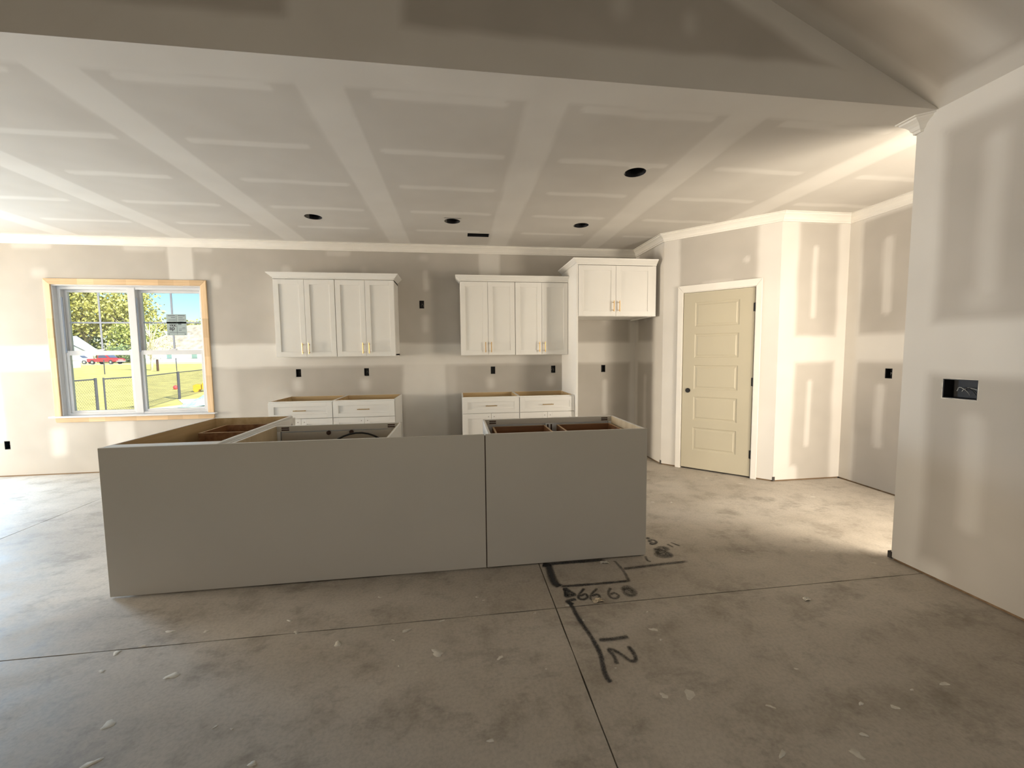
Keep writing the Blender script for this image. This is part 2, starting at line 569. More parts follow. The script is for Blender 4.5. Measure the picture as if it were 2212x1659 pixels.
rects_back = [
    (-5, 7, 1.25, 1.535, 0.022, 1.0), (-1.285, -1.013, 1.5, 2.95, 0.012, 0.95), (2.415, 2.689, 1.5, 2.95, 0.02, 0.8),
    (1.40, 1.96, -0.2, 1.3, 0.035, 0.85), (1.96, 2.10, 0.62, 1.3, 0.05, 0.35), (-2.09, -1.78, -0.2, 0.72, 0.03, 0.85), (-0.97, -0.60, -0.2, 1.25, 0.05, 0.35),
    (-3.40, -3.14, 0.42, 1.3, 0.03, 0.7), (4.50, 4.7, -0.2, 3.0, 0.03, 0.9), (4.20, 4.7, 2.62, 3.0, 0.03, 0.5),
    (0.05, 0.15, 0.93, 1.09, 0.05, 0.8), (0.87, 0.98, 0.93, 1.09, 0.05, 0.75), (2.50, 2.60, 0.92, 1.07, 0.05, 0.75), (3.32, 3.42, 0.95, 1.09, 0.05, 0.75),
    (4.12, 4.19, 0.52, 1.02, 0.02, 0.75), (4.10, 4.22, 1.80, 1.92, 0.06, 0.5), (1.67, 1.75, 1.68, 1.90, 0.04, 0.6), (1.69, 1.76, 2.22, 2.48, 0.02, 0.55), (1.66, 1.76, 2.60, 2.66, 0.04, 0.4),
    (-0.82, -0.73, 2.22, 2.38, 0.03, 0.55), (-0.95, -0.85, 2.30, 2.42, 0.04, 0.35), (-2.72, -2.56, 2.31, 2.41, 0.04, 0.45), (-2.68, -2.52, 0.22, 0.55, 0.05, 0.75),
    (-0.02, 0.09, 2.37, 2.50, 0.03, 0.5), (-2.9, -2.5, 2.64, 2.72, 0.02, 0.5), (-1.75, -1.30, 2.64, 2.71, 0.02, 0.5), (-1.0, -0.8, 2.65, 2.70, 0.02, 0.5), (0.5, 0.8, 2.64, 2.71, 0.02, 0.45),
    (-2.62, -0.86, 0.5, 0.66, 0.12, 0.15), (0.93, 0.99, 2.40, 2.50, 0.04, 0.3),
]
sheet('wall_back', (0, 0, 0), (1, 0, 0), ZV, (0, -1, 0), -8.12, 6.32, ZG, H + 0.05, rects_back,
      holes=[oh(c) for c in outs_back], through=[WIN, (-5.32, -3.48, 0.05, 2.10)], seed=3, thick=0.14,
      label='taped drywall back wall behind the white kitchen cabinets')
s2 = math.sqrt(0.5)
sheet('wall_refrigerator_side', (4.585, 0, 0), (0, -1, 0), ZV, (-1, 0, 0), 0.0, 0.772, ZG, H + 0.05,
      [(-1, 0.10, -1, 4, 0.03, 0.9), (0.52, 1.0, -1, 4, 0.05, 0.95), (-1, 1, 1.25, 1.535, 0.03, 0.9), (0.28, 0.36, 0.35, 1.10, 0.03, 0.6), (0.25, 0.34, 1.8, 2.2, 0.04, 0.5)],
      seed=5, thick=0.08, label='narrow drywall return beside the refrigerator space')
DOOR_HOLE = (0.213, 0.977, -0.2, 2.088)
sheet('wall_diagonal', (4.585, -0.772, 0), (s2, -s2, 0), ZV, (-s2, -s2, 0), 0.0, 1.170, ZG, H + 0.05,
      [(-1, 0.185, -1, 4, 0.02, 0.95), (0.965, 2, -1, 4, 0.03, 0.95), (0.84, 0.90, 2.33, 2.40, 0.01, 0.6), (0.42, 0.74, 2.12, 2.165, 0.015, 0.6)],
      through=[DOOR_HOLE], seed=7, thick=0.11, label='angled drywall pantry wall around the cream door')
sheet('wall_nook', (5.412, -1.600, 0), (1, 0, 0), ZV, (0, -1, 0), 0.0, 0.80, ZG, H + 0.05,
      [(-1, 0.20, -1, 4, 0.035, 0.95), (0.665, 2, -1, 4, 0.035, 0.95), (-1, 2, 1.262, 1.535, 0.03, 0.95), (-1, 2, 2.70, 4, 0.02, 0.8), (0.365, 0.425, 1.72, 2.47, 0.018, 0.75),
       (0.355, 0.415, 0.36, 1.08, 0.018, 0.75), (-1, 0.28, -1, 0.16, 0.03, 0.9), (0.70, 1, -1, 0.3, 0.03, 0.9)],
      seed=9, thick=0.10, label='narrow warm-lit drywall face right of the pantry door')
sheet('wall_hall', (6.20, -1.60, 0), (0, -1, 0), ZV, (-1, 0, 0), -1.7, 6.5, ZG, H + 0.05,
      [(-3, 0.145, -1, 4, 0.025, 0.95), (-3, 9, 1.275, 1.545, 0.03, 0.95), (-3, 9, 2.67, 4, 0.02, 0.8), (0.35, 0.435, 1.72, 2.46, 0.02, 0.75), (0.345, 0.43, 0.41, 1.06, 0.02, 0.75),
       (1.55, 1.62, 1.72, 2.46, 0.02, 0.7)],
      holes=[oh((0.455, 1.160), 0.033, 0.048)], through=[(1.80, 3.00, 0.60, 2.30)], seed=11, thick=0.12, res=0.03, label='drywall hall wall with one outlet box at the far right')
sheet('wall_right', (XR, -3.170, 0), (0, -1, 0), ZV, (-1, 0, 0), 0.0, 6.35, ZG, H + 0.0,
      [(-1, 0.155, -1, 4, 0.04, 0.95), (-1, 9, 1.235, 1.545, 0.04, 0.95), (-1, 9, 2.64, 4, 0.05, 0.95), (0.335, 0.43, 1.66, 2.52, 0.04, 0.55), (0.30, 0.43, 1.60, 1.72, 0.06, 0.4),
       (0.325, 0.425, 0.35, 1.02, 0.035, 0.5), (1.2, 1.5, -1, 1.3, 0.04, 0.8), (1.0, 1.09, 1.66, 2.5, 0.04, 0.5), (1.0, 1.09, 0.36, 1.0, 0.04, 0.5), (-1, 0.3, -1, 0.10, 0.05, 0.7)],
      holes=[(0.222, 0.382, 1.100, 1.210)], seed=13, thick=0.125, label='near drywall wall on the right with a wide black electrical box')
sheet('wall_hall_inner', (5.060, -3.170, 0), (0, -1, 0), ZV, (1, 0, 0), 0.0, 6.35, ZG, H + 0.05, [(-1, 9, 1.24, 1.54, 0.03, 0.9)], seed=14, thick=0, res=0.2)
sheet('wall_left', (-8.0, 0, 0), (0, -1, 0), ZV, (1, 0, 0), 0.0, 3.45, ZG, H + 0.05, [(-1, 9, 1.24, 1.54, 0.03, 0.9)], through=[(1.45, 3.15, 0.10, 2.25)], seed=15, thick=0.12, res=0.1)
sheet('wall_dining_front', (-8.0, YG - 0.02, 0), (1, 0, 0), ZV, (0, 1, 0), 0.0, 6.80, ZG, H + 0.05, [(-1, 9, 1.24, 1.54, 0.03, 0.9)], seed=16, thick=0.12, res=0.1)
sheet('wall_living_left', (-1.20, YG - 0.02, 0), (0, -1, 0), ZV, (1, 0, 0), 0.0, 6.3, ZG, H + 0.0, [(-1, 9, 1.24, 1.54, 0.03, 0.9)], seed=17, thick=0.12, res=0.1)
sheet('wall_rear', (-1.20, -9.40, 0), (1, 0, 0), ZV, (0, 1, 0), 0.0, 6.25, ZG, 4.6, [(-1, 9, 1.24, 1.54, 0.03, 0.9)], through=[(1.35, 4.85, 0.72, 2.30)], seed=18, thick=0.12, res=0.1)
sheet('wall_hall_end', (5.0, -7.90, 0), (1, 0, 0), ZV, (0, 1, 0), 0.0, 1.30, ZG, H + 0.05, [(-1, 9, 1.24, 1.54, 0.03, 0.9)], through=[(0.12, 1.14, 0.05, 2.45)], seed=19, thick=0.12, res=0.1)

# gable wall above the kitchen opening
RX = (XR + -1.20) / 2
zs = lambda x: H + SLOPE * np.minimum(XR - x, x + 1.20)


def gable_mask(u, v):
    m = mud_mask(u, v, [(-5, 9, 2.5, 2.955, 0.03, 0.95), (1.36, 1.90, 2.5, 5, 0.035, 0.95), (3.33, 3.40, 3.06, 3.16, 0.05, 0.6), (2.92, 3.02, 3.11, 3.25, 0.05, 0.5)], 21, 0.02)
    d = (zs(u) - v) * 0.915
    t = np.clip((0.155 - d + 0.02 * wob(u, v, 4, 4)) / 0.06, 0, 1)
    return np.maximum(m, 0.95 * t)


def gable():
    mb = MB()
    att = []
    xs = np.linspace(-1.20, XR, 280)
    nt_ = 46
    T = np.linspace(0, 1, nt_)
    for x in xs:
        zt = float(zs(np.array(x)))
        for t in T:
            mb.v.append((float(x), YG - 0.003, H - 0.001 + (zt - H + 0.001) * float(t)))
    U_ = np.array([p[0] for p in mb.v]); V_ = np.array([p[2] for p in mb.v])
    att = list(gable_mask(U_, V_))
    for i in range(len(xs) - 1):
        for j in range(nt_ - 1):
            a = i * nt_ + j
            mb.f.append((a, a + nt_, a + nt_ + 1, a + 1))
    k = len(mb.v)
    for (x, z) in ((-1.20, H), (XR, H), (RX, float(zs(np.array(RX))))):
        mb.v.append((x, YG + 0.12, z)); att.append(1.0)
    mb.f.append((k + 2, k + 1, k))
    mb.attr['mud'] = att
    return structure(mb.build('wall_gable', 'drywall'), 'shadowed drywall gable wall above the kitchen opening')


gable()


def vault(side):
    """sloping ceiling plane; v runs up the slope, u runs toward the camera"""
    L = (XR - RX)
    n = math.hypot(1, SLOPE)
    Udir = Vector((0, -1, 0))
    Vdir = Vector((-1 if side > 0 else 1, 0, SLOPE)) / n
    Nn = Vector((-SLOPE if side > 0 else SLOPE, 0, -1)) / n
    org = (XR if side > 0 else -1.20, YG + 0.01, H)
    rects = [(-1, 0.11, -1, 9, 0.035, 0.85), (-1, 9, -1, 0.13, 0.04, 0.95), (0.30, 0.43, 0.16, 1.1, 0.05, 0.7), (0.30, 0.43, 1.4, 2.4, 0.05, 0.7), (0.9, 1.02, 0.16, 1.1, 0.05, 0.7), (1.1, 1.4, -1, 9, 0.06, 0.7), (2.3, 2.6, -1, 9, 0.06, 0.7)]
    return sheet('ceiling_vault' if side > 0 else 'ceiling_vault_left', org, Udir, Vdir, Nn, 0.0, 6.3, 0.0, L * n, rects, seed=25 + side, thick=0.1,
                 res=0.03 if side > 0 else 0.12, amp=0.02, label='sloping vaulted living room ceiling' if side > 0 else 'far slope of the vaulted ceiling')


vault(1)
vault(-1)

# flat ceiling
bands = [-7.13, -5.91, -4.69, -3.47, -2.25, -1.03, 0.20, 1.43, 2.655, 3.87, 5.12]
rc = [(-9, 9, -9, -3.085, 0.035, 0.85), (-9, 9, -0.10, 1, 0.02, 0.8)]
rs = random.Random(5)
for i, c in enumerate(bands):
    rc.append((c - 0.115, c + 0.115, -9, 1, 0.022, 0.85))
    for y in (-3.03, -2.42, -1.828, -1.237, -0.652):
        a = c + 0.23 + rs.uniform(-0.03, 0.04)
        rc.append((a, c + 1.00 + rs.uniform(-0.05, 0.05), y - 0.030, y + 0.030, 0.018, rs.uniform(0.6, 0.8)))
cans = [(0.698, -0.985), (2.088, -0.994), (3.488, -0.997), (3.520, -2.292)]
VENT = (2.258, 2.510, -0.592, -0.460)
sheet('ceiling', (0, 0, H), (1, 0, 0), (0, 1, 0), (0, 0, -1), -8.12, 6.32, YG, 0.1, rc, holes=[VENT],
      round_holes=[(x, y, 0.083) for x, y in cans], seed=31, thick=0.25, amp=0.010, base=0.58, label='flat kitchen ceiling with pale taped drywall joints')
sheet('ceiling_hall', (0, 0, H), (1, 0, 0), (0, 1, 0), (0, 0, -1), 4.98, 6.32, -8.05, YG, [(-9, 9, -9, -8, 0.03, 0.8), (5.0, 5.24, -9, 1, 0.03, 0.8)], seed=32, thick=0.25, res=0.15)


# ------------------------------------------------------------------ slab floor: sections divided by saw cuts
floor = structure(MB().box(-8.2, 6.4, -9.6, 0.15, -0.25, -0.028).build('floor', 'dark'), 'bare concrete slab floor with saw-cut joints')
gxs = [-8.2, -5.42, -1.40, 2.622, 6.4]
gys = [-9.6, -7.35, -3.345, 0.15]
g = 0.0030
for i in range(4):
    for j in range(3):
        x0, x1, y0, y1 = gxs[i], gxs[i + 1], gys[j], gys[j + 1]
        n = 24
        mb = MB()

        def edge(a, b, fixed, axis, sgn, k):
            out = []
            for t in range(n):
                p = a + (b - a) * t / n
                w = fixed + sgn * (g + 0.0012 * math.sin(p * 23 + k) + 0.0009 * math.sin(p * 61 + k))
                out.append((p, w) if axis == 'x' else (w, p))
            return out
        poly = edge(x0 + g, x1 - g, y0, 'x', 1, 1) + edge(y0 + g, y1 - g, x1, 'y', -1, 2) + edge(x1 - g, x0 + g, y1, 'x', -1, 1.6) + edge(y1 - g, y0 + g, x0, 'y', 1, 2.7)
        mb.prism(poly, -0.027, 0.0, 'z')
        mb.build('slab_section', 'concrete', floor)

for nm, a, b in (('wall_back', (-3.46, 0.012), (4.58, 0.05)),):
    MB().box(a[0], b[0], a[1], b[1], 0, ZG + 0.03).build('sole_plate', 'plate', bpy.data.objects[nm])


def plate(wall, p, q, nrm):
    p, q, nrm = Vector(p), Vector(q), Vector(nrm)
    mb = MB()
    ps = [p - nrm * 0.010, q - nrm * 0.010, q - nrm * 0.045, p - nrm * 0.045]
    mb.prism([(v.x, v.y) for v in ps], 0.0, ZG + 0.02, 'z')
    mb.build('sole_plate', 'plate', bpy.data.objects[wall])


plate('wall_refrigerator_side', (4.585, 0, 0), (4.585, -0.772, 0), (-1, 0, 0))
dg = Vector((s2, -s2, 0)); d0 = Vector((4.585, -0.772, 0))
plate('wall_diagonal', d0, d0 + dg * 0.20, (-s2, -s2, 0))
plate('wall_diagonal', d0 + dg * 0.99, d0 + dg * 1.17, (-s2, -s2, 0))
plate('wall_nook', (5.412, -1.6, 0), (6.2, -1.6, 0), (0, -1, 0))
plate('wall_hall', (6.2, -1.6, 0), (6.2, -8.0, 0), (-1, 0, 0))
plate('wall_right', (XR, -3.18, 0), (XR, -9.4, 0), (-1, 0, 0))
# dark metal corner beads showing at the foot of the outside corners
for (x, y) in ((4.585, -0.772), (5.412, -1.600), (XR, -3.170)):
    w = {4.585: 'wall_diagonal', 5.412: 'wall_nook', XR: 'wall_right'}[x]
    mb = MB()
    mb.box(x - 0.004, x + 0.02, y - 0.004, y + 0.02, 0.008, 0.052)
    mb.build('corner_bead', 'dark', bpy.data.objects[w])


# ------------------------------------------------------------------ crown mouldings (swept with mitres)
def sweep(name, path, prof, m='trimw', z=0.0, closed_ends=True):
    """path: plan points, the room lying to the LEFT of travel; prof: (out, up) points"""
    path = [Vector((p[0], p[1])) for p in path]
    k = len(prof)
    mb = MB()
    for i, p in enumerate(path):
        def nrm(a, b):
            d = (b - a).normalized()
            return Vector((-d.y, d.x))
        n1 = nrm(path[i - 1], p) if i > 0 else None
        n2 = nrm(p, path[i + 1]) if i < len(path) - 1 else None
        if n1 is None:
            mm = n2
        elif n2 is None:
            mm = n1
        else:
            mm = (n1 + n2) / (1 + n1.dot(n2))
        for (o, u) in prof:
            q = p + mm * o
            mb.v.append((q.x, q.y, z + u))
    for i in range(len(path) - 1):
        for j in range(k):
            a, b = i * k + j, i * k + (j + 1) % k
            mb.f.append((a, a + k, b + k, b))
    mb.f.append(tuple(range(k)))
    mb.f.append(tuple((len(path) - 1) * k + j for j in reversed(range(k))))
    return mb.build(name, m)


crown = [(0.001, 0.0), (0.001, -0.088), (0.012, -0.088), (0.014, -0.074), (0.020, -0.070), (0.026, -0.052), (0.038, -0.036), (0.052, -0.024), (0.058, -0.020), (0.060, -0.010), (0.072, -0.008), (0.072, 0.0)]
# room on the left when walking toward -x along the back wall, etc.
tpath = [(6.2, -7.8), (6.2, -1.6), (5.412, -1.6), (4.585, -0.772), (4.585, 0.0), (0.85, 0.0), (-8.0, 0.0)]
for i in range(len(tpath) - 1):
    # each wall's run is its own mitred length
    pp = [Vector(q) for q in tpath]
    def mit(i):
        p = pp[i]
        if i in (0, len(pp) - 1):
            d = (pp[min(i + 1, len(pp) - 1)] - pp[max(i - 1, 0)]).normalized()
            return Vector((-d.y, d.x))
        d1, d2 = (p - pp[i - 1]).normalized(), (pp[i + 1] - p).normalized()
        n1, n2 = Vector((-d1.y, d1.x)), Vector((-d2.y, d2.x))
        return (n1 + n2) / (1 + n1.dot(n2))
    mb = MB()
    k = len(crown)
    gap = (pp[i + 1] - pp[i]).normalized() * 0.0008
    for t, e in ((i, gap), (i + 1, -gap)):
        for (o, u) in crown:
            q = pp[t] + mit(t) * o + e
            mb.v.append((q.x, q.y, H + u))
    for j in range(k):
        b = (j + 1) % k
        mb.f.append((j, j + k, b + k, b))
    mb.f.append(tuple(range(k)))
    mb.f.append(tuple(reversed(range(k, 2 * k))))
    structure(mb.build('trim_%d' % (i + 1), 'trimw'), ['crown moulding along the hall wall', 'crown moulding above the warm-lit nook face', 'crown moulding above the pantry door wall',
                                                       'short crown moulding beside the refrigerator cabinet', 'crown moulding above the cabinets', 'crown moulding above the window'][i])
# return piece wrapping the end of the near right wall
mb = MB()
k = len(crown)
for f_ in (lambda o: (XR, -3.196 - o), lambda o: (XR - o, -3.196 - 0.22 * o), lambda o: (XR - o, -3.170 + o), lambda o: (5.060 + o, -3.170 + o), lambda o: (5.060 + o, -7.9)):
    for (o, u) in crown:
        mb.v.append((*f_(o), H + u))
for i in range(4):
    for j in range(k):
        a, b = i * k + j, i * k + (j + 1) % k
        mb.f.append((a, a + k, b + k, b))
mb.f.append(tuple(range(k)))
mb.f.append(tuple(4 * k + j for j in reversed(range(k))))
structure(mb.build('trim_7', 'trimw'), 'crown moulding wrapping the end of the near right wall')

# ------------------------------------------------------------------ window in the back wall
win = struct_empty('window_1', (-1.7415, 0, 0.70), 0, 'white twin double-hung window with bare pine casing')
WL = (-1.7415, 0, 0.70)


def wbuild(mb, name, m, parent, bevel=0.0, smooth=False):
    """world-coordinate mesh parented under an object at a plain location"""
    loc = Vector((0, 0, 0))
    p = parent
    while p is not None:
        loc += p.location
        p = p.parent
    mb.v = [(a - loc.x, b - loc.y, c - loc.z) for a, b, c in mb.v]
    return mb.build(name, m, parent, bevel, smooth)


x0, x1, z0, z1 = WIN
cw = 0.066
yo = -0.018
# casing (mitred pine)
mb = MB(); mb.prism([(x0 - cw, z1 + cw), (x1 + cw, z1 + cw), (x1, z1), (x0, z1)], yo, -0.0005, 'y'); wbuild(mb, 'casing', 'pine_h', win, 0.003)
mb = MB(); mb.prism([(x0 - cw, z0), (x0 - cw, z1 + cw), (x0, z1), (x0, z0)], yo, -0.0005, 'y'); wbuild(mb, 'casing', 'pine_v', win, 0.003)
mb = MB(); mb.prism([(x1, z0), (x1, z1), (x1 + cw, z1 + cw), (x1 + cw, z0)], yo, -0.0005, 'y'); wbuild(mb, 'casing', 'pine_v', win, 0.003)
mb = MB(); mb.prism([(x0 - cw + 0.01, 0.628), (x0 - cw, 0.642), (x0 - cw, 0.684), (x1 + cw, 0.684), (x1 + cw, 0.642), (x1 + cw - 0.01, 0.628)], yo, -0.0005, 'y'); wbuild(mb, 'apron', 'pine_h', win, 0.003)
wbuild(MB().box(x0 - cw - 0.045, x1 + cw + 0.03, -0.052, 0.045, 0.685, 0.704), 'sill', 'vinyl', win, 0.004)
# jamb extensions
wbuild(MB().box(x0, x1, -0.001, 0.07, z1 - 0.012, z1), 'jamb', 'vinyl', win)
wbuild(MB().box(x0, x0 + 0.012, -0.001, 0.07, z0 + 0.003, z1 - 0.0121), 'jamb', 'vinyl', win)
wbuild(MB().box(x1 - 0.012, x1, -0.001, 0.07, z0 + 0.003, z1 - 0.0121), 'jamb', 'vinyl', win)
# vinyl frame: outer frame + mullion
fr = MB()
fr.box(x0 + 0.012, x1 - 0.012, 0.045, 0.13, z1 - 0.045, z1 - 0.012)
fr.box(x0 + 0.012, x1 - 0.012, 0.045, 0.13, z0 + 0.002, z0 + 0.026)
fr.box(x0 + 0.0121, x0 + 0.047, 0.046, 0.129, z0 + 0.004, z1 - 0.013)
fr.box(x1 - 0.047, x1 - 0.0121, 0.046, 0.129, z0 + 0.004, z1 - 0.013)
wbuild(fr, 'frame', 'vinyl', win, 0.002)
wbuild(MB().box(-1.782, -1.700, 0.040, 0.13, z0 + 0.01, z1 - 0.02), 'mullion', 'vinyl', win, 0.003)
zm = 1.452
for (a, b) in ((x0 + 0.047, -1.782), (-1.700, x1 - 0.047)):
    # upper sash (further out), lower sash (nearer)
    for up in (1, 0):
        ya, yb = (0.092, 0.122) if up else (0.058, 0.088)
        za, zb = (zm - 0.02, z1 - 0.045) if up else (z0 + 0.026, zm + 0.022)
        st = 0.032
        s = MB()
        s.box(a, a + st, ya, yb, za, zb); s.box(b - st, b, ya, yb, za, zb)
        s.box(a + st, b - st, ya, yb, zb - (0.03 if up else 0.055), zb); s.box(a + st, b - st, ya, yb, za, za + (0.04 if up else 0.028))
        sash = wbuild(s, 'sash', 'vinyl', win, 0.002)
        ym = (ya + yb) / 2
        wbuild(MB().box(a + st - 0.003, b - st + 0.003, ym - 0.002, ym + 0.002, za + 0.02, zb - 0.02), 'pane', 'glass', sash)
        if up:
            xc = (a + b) / 2
            wbuild(MB().box(xc - 0.010, xc + 0.010, ym - 0.009, ym - 0.003, za + 0.03, zb - 0.03), 'muntin', 'muntin', sash)
            wbuild(MB().box(a + st, b - st, ym - 0.0095, ym - 0.0035, 1.800, 1.818), 'muntin', 'muntin', sash)
        else:
            xc = (a + b) / 2
            lk = MB()
            lk.prism([(xc - 0.045, zb), (xc - 0.03, zb + 0.014), (xc + 0.03, zb + 0.014), (xc + 0.045, zb)], ya + 0.004, yb - 0.004, 'y')
            lk.box(xc - 0.005, xc + 0.05, ya + 0.002, ya + 0.012, zb + 0.008, zb + 0.018)
            wbuild(lk, 'sash_lock', 'vinyl', sash)
    # jamb balance track visible beside the upper sash
    wbuild(MB().box(a - 0.004, a + 0.012, 0.050, 0.060, zm, z1 - 0.14), 'balance_cover', 'muntin', win)

# maker's sticker on the upper right pane
stk = thing('window_label', "grey-blue printed maker's sticker on the upper right window pane", 'label', (-1.302, 0.0985, 1.65))
wbuild(MB().box(-1.413, -1.192, 0.0975, 0.0990, 1.655, 1.913), 'sheet', 'paper', stk)


def text_mesh(body, size, loc, parent, m, name='lettering'):
    cu = bpy.data.curves.new('lettering', 'FONT')
    cu.body = body
    cu.size = size
    cu.extrude = 0.0002
    cu.offset = 0.0015
    tmp = bpy.data.objects.new('tmp', cu)
    COL.objects.link(tmp)
    dgp = bpy.context.evaluated_depsgraph_get()
    me = bpy.data.meshes.new_from_object(tmp.evaluated_get(dgp))
    bpy.data.objects.remove(tmp)
    me.materials.clear()
    me.materials.append(M[m])
    o = bpy.data.objects.new(name, me)
    COL.objects.link(o)
    o.parent = parent
    o.rotation_euler = (math.pi / 2, 0, 0)
    o.location = Vector(loc) - parent.location
    return o


text_mesh('YKK', 0.040, (-1.385, 0.0970, 1.762), stk, 'ink')
text_mesh('ap', 0.066, (-1.386, 0.0970, 1.722), stk, 'ink')
tl = MB()
for (a, b, z, h) in ((-1.395, -1.315, 1.890, 0.010), (-1.285, -1.205, 1.890, 0.010), (-1.36, -1.315, 1.868, 0.008), (-1.28, -1.23, 1.865, 0.006), (-1.28, -1.21, 1.845, 0.005), (-1.39, -1.31, 1.845, 0.004),
                     (-1.39, -1.31, 1.83, 0.004), (-1.28, -1.22, 1.825, 0.005), (-1.285, -1.25, 1.782, 0.018), (-1.24, -1.21, 1.745, 0.006), (-1.28, -1.205, 1.73, 0.004), (-1.28, -1.25, 1.712, 0.008), (-1.39, -1.205, 1.688, 0.005), (-1.40, -1.385, 1.665, 0.010), (-1.22, -1.205, 1.665, 0.010)):
    tl.box(a, b, 0.0966, 0.0974, z, z + h)
tl.box(-1.303, -1.300, 0.0966, 0.0974, 1.665, 1.905)
wbuild(tl, 'fine_print', 'inkg', stk)

# openings in the unseen walls get frames and panes
w2 = struct_empty('window_2', (-4.40, 0.07, 0.05), 0, 'sliding patio door left of the window, outside the picture')
for x in (-5.32, -4.43, -3.54):
    wbuild(MB().box(x, x + 0.06, 0.03, 0.10, 0.05, 2.10), 'frame', 'vinyl', w2)
for z in (0.05, 2.04):
    wbuild(MB().box(-5.32, -3.48, 0.031, 0.099, z, z + 0.06), 'frame', 'vinyl', w2)
w4 = struct_empty('window_4', (6.26, -4.0, 0.6), 0, 'hall window hidden behind the near right wall')
for y in (-4.60, -4.03, -3.46):
    wbuild(MB().box(6.22, 6.26, y, y + 0.06, 0.60, 2.30), 'frame', 'vinyl', w4)
for z in (0.60, 2.24):
    wbuild(MB().box(6.221, 6.259, -4.60, -3.40, z, z + 0.06), 'frame', 'vinyl', w4)
structure(MB().box(6.34, 9.6, -7.0, -1.5, 2.86, 2.98).build('sun_block_slab', 'siding'), 'added unseen slab keeping the sun out of the hall window')  # unseen slab added to keep direct sun off the hall floor
w5 = struct_empty('window_5', (-8.06, -1.65, 0.1), 0, 'wide glass door at the far dining end, left of the picture')
for y in (-3.15, -2.33, -1.51):
    wbuild(MB().box(-8.05, -8.01, y, y + 0.06, 0.10, 2.25), 'frame', 'vinyl', w5)
for z in (0.10, 2.19):
    wbuild(MB().box(-8.049, -8.011, -3.15, -1.45, z, z + 0.06), 'frame', 'vinyl', w5)
w3 = struct_empty('window_3', (1.9, -9.45, 0.72), 0, 'wide window in the unseen rear wall')
f3 = MB()
for x in (0.15, 1.28, 2.44, 3.59):
    f3.box(x, x + 0.06, -9.47, -9.41, 0.72, 2.30)
f3.box(0.15, 3.65, -9.47, -9.41, 2.24, 2.30).box(0.15, 3.65, -9.47, -9.41, 0.72, 0.78)
wbuild(f3, 'frame', 'vinyl', w3)

# ------------------------------------------------------------------ pantry door on the angled wall
RZ = -math.pi / 4
door = struct_empty('door_1', (4.585, -0.772, 0), RZ, 'cream five-panel pantry door with black hinges')
du0, du1, dz0, dz1 = 0.236, 0.954, 0.018, 2.066
pz = [(0.235, 0.505), (0.593, 0.868), (0.953, 1.232), (1.318, 1.592), (1.675, 1.952)]
pu = (0.362, 0.814)
sl = MB()
ys0, ys1 = -0.004, 0.031          # slab faces (local y; room is -y)
sl.box(du0, pu[0], ys0, ys1, dz0, dz1); sl.box(pu[1], du1, ys0, ys1, dz0, dz1)
zz = [dz0] + [e for p_ in pz for e in p_] + [dz1]
for i in range(0, len(zz), 2):
    sl.box(pu[0], pu[1], ys0, ys1, zz[i], zz[i + 1])
slab = sl.build('slab', 'doorc', door)
for (a, b) in pz:
    pm = MB()
    e1, e2, e3 = 0.0, 0.014, 0.030
    n = 0
    rings = [(0.0, ys0), (0.010, ys0 + 0.006), (0.022, ys0 + 0.006), (0.034, ys0 + 0.001)]
    for (ins, y) in rings:
        pm.v += [(pu[0] + ins, y, a + ins), (pu[1] - ins, y, a + ins), (pu[1] - ins, y, b - ins), (pu[0] + ins, y, b - ins)]
    for r in range(len(rings) - 1):
        for j in range(4):
            pm.f.append((r * 4 + j, r * 4 + (j + 1) % 4, (r + 1) * 4 + (j + 1) % 4, (r + 1) * 4 + j))
    q = (len(rings) - 1) * 4
    pm.f.append((q, q + 1, q + 2, q + 3))
    k = len(pm.v)
    pm.v += [(pu[0], ys1, a), (pu[1], ys1, a), (pu[1], ys1, b), (pu[0], ys1, b)]
    pm.f.append((k + 3, k + 2, k + 1, k))
    pm.build('panel', 'doorc', slab)
kb = MB()  # black disc standing in for the open knob bore hole
kb.tube([(0.300, ys0 + 0.002, 0.936), (0.300, ys0 - 0.006, 0.936)], 0.027, 24)
kb.tube([(0.300, ys0 - 0.005, 0.936), (0.300, ys0 - 0.012, 0.936)], [0.022, 0.019], 24)
kb.build('bore_hole_disc', 'black', slab)
for z in (1.855, 1.056, 0.262):
    hb = MB()
    hb.tube([(du1 + 0.004, -0.009, z - 0.047), (du1 + 0.004, -0.009, z + 0.047)], 0.0072, 10)
    hb.box(du1 - 0.012, du1 + 0.012, -0.0052, -0.003, z - 0.045, z + 0.045)
    hb.build('hinge', 'black', door)
jb = MB()
jb.box(0.214, 0.232, -0.004, 0.10, 0, 2.087).box(0.958, 0.976, -0.004, 0.10, 0, 2.087).box(0.232, 0.958, -0.004, 0.10, 2.070, 2.087)
jb.build('jamb', 'trimw', door)
for pts in ([(0.172, 2.152), (1.018, 2.152), (0.962, 2.076), (0.228, 2.076)], [(0.172, 0.0), (0.172, 2.152), (0.228, 2.076), (0.228, 0.0)], [(0.962, 0.0), (0.962, 2.076), (1.018, 2.152), (1.018, 0.0)]):
    mb = MB(); mb.prism(pts, -0.020, -0.001, 'y'); mb.build('casing', 'trimw', door, 0.004)
MB().box(0.232, 0.958, 0.10, 0.115, 0.0, 2.08).build('dark_backing', 'dark', door)  # dark sheet filling the doorway, stands in for shade in the door gaps


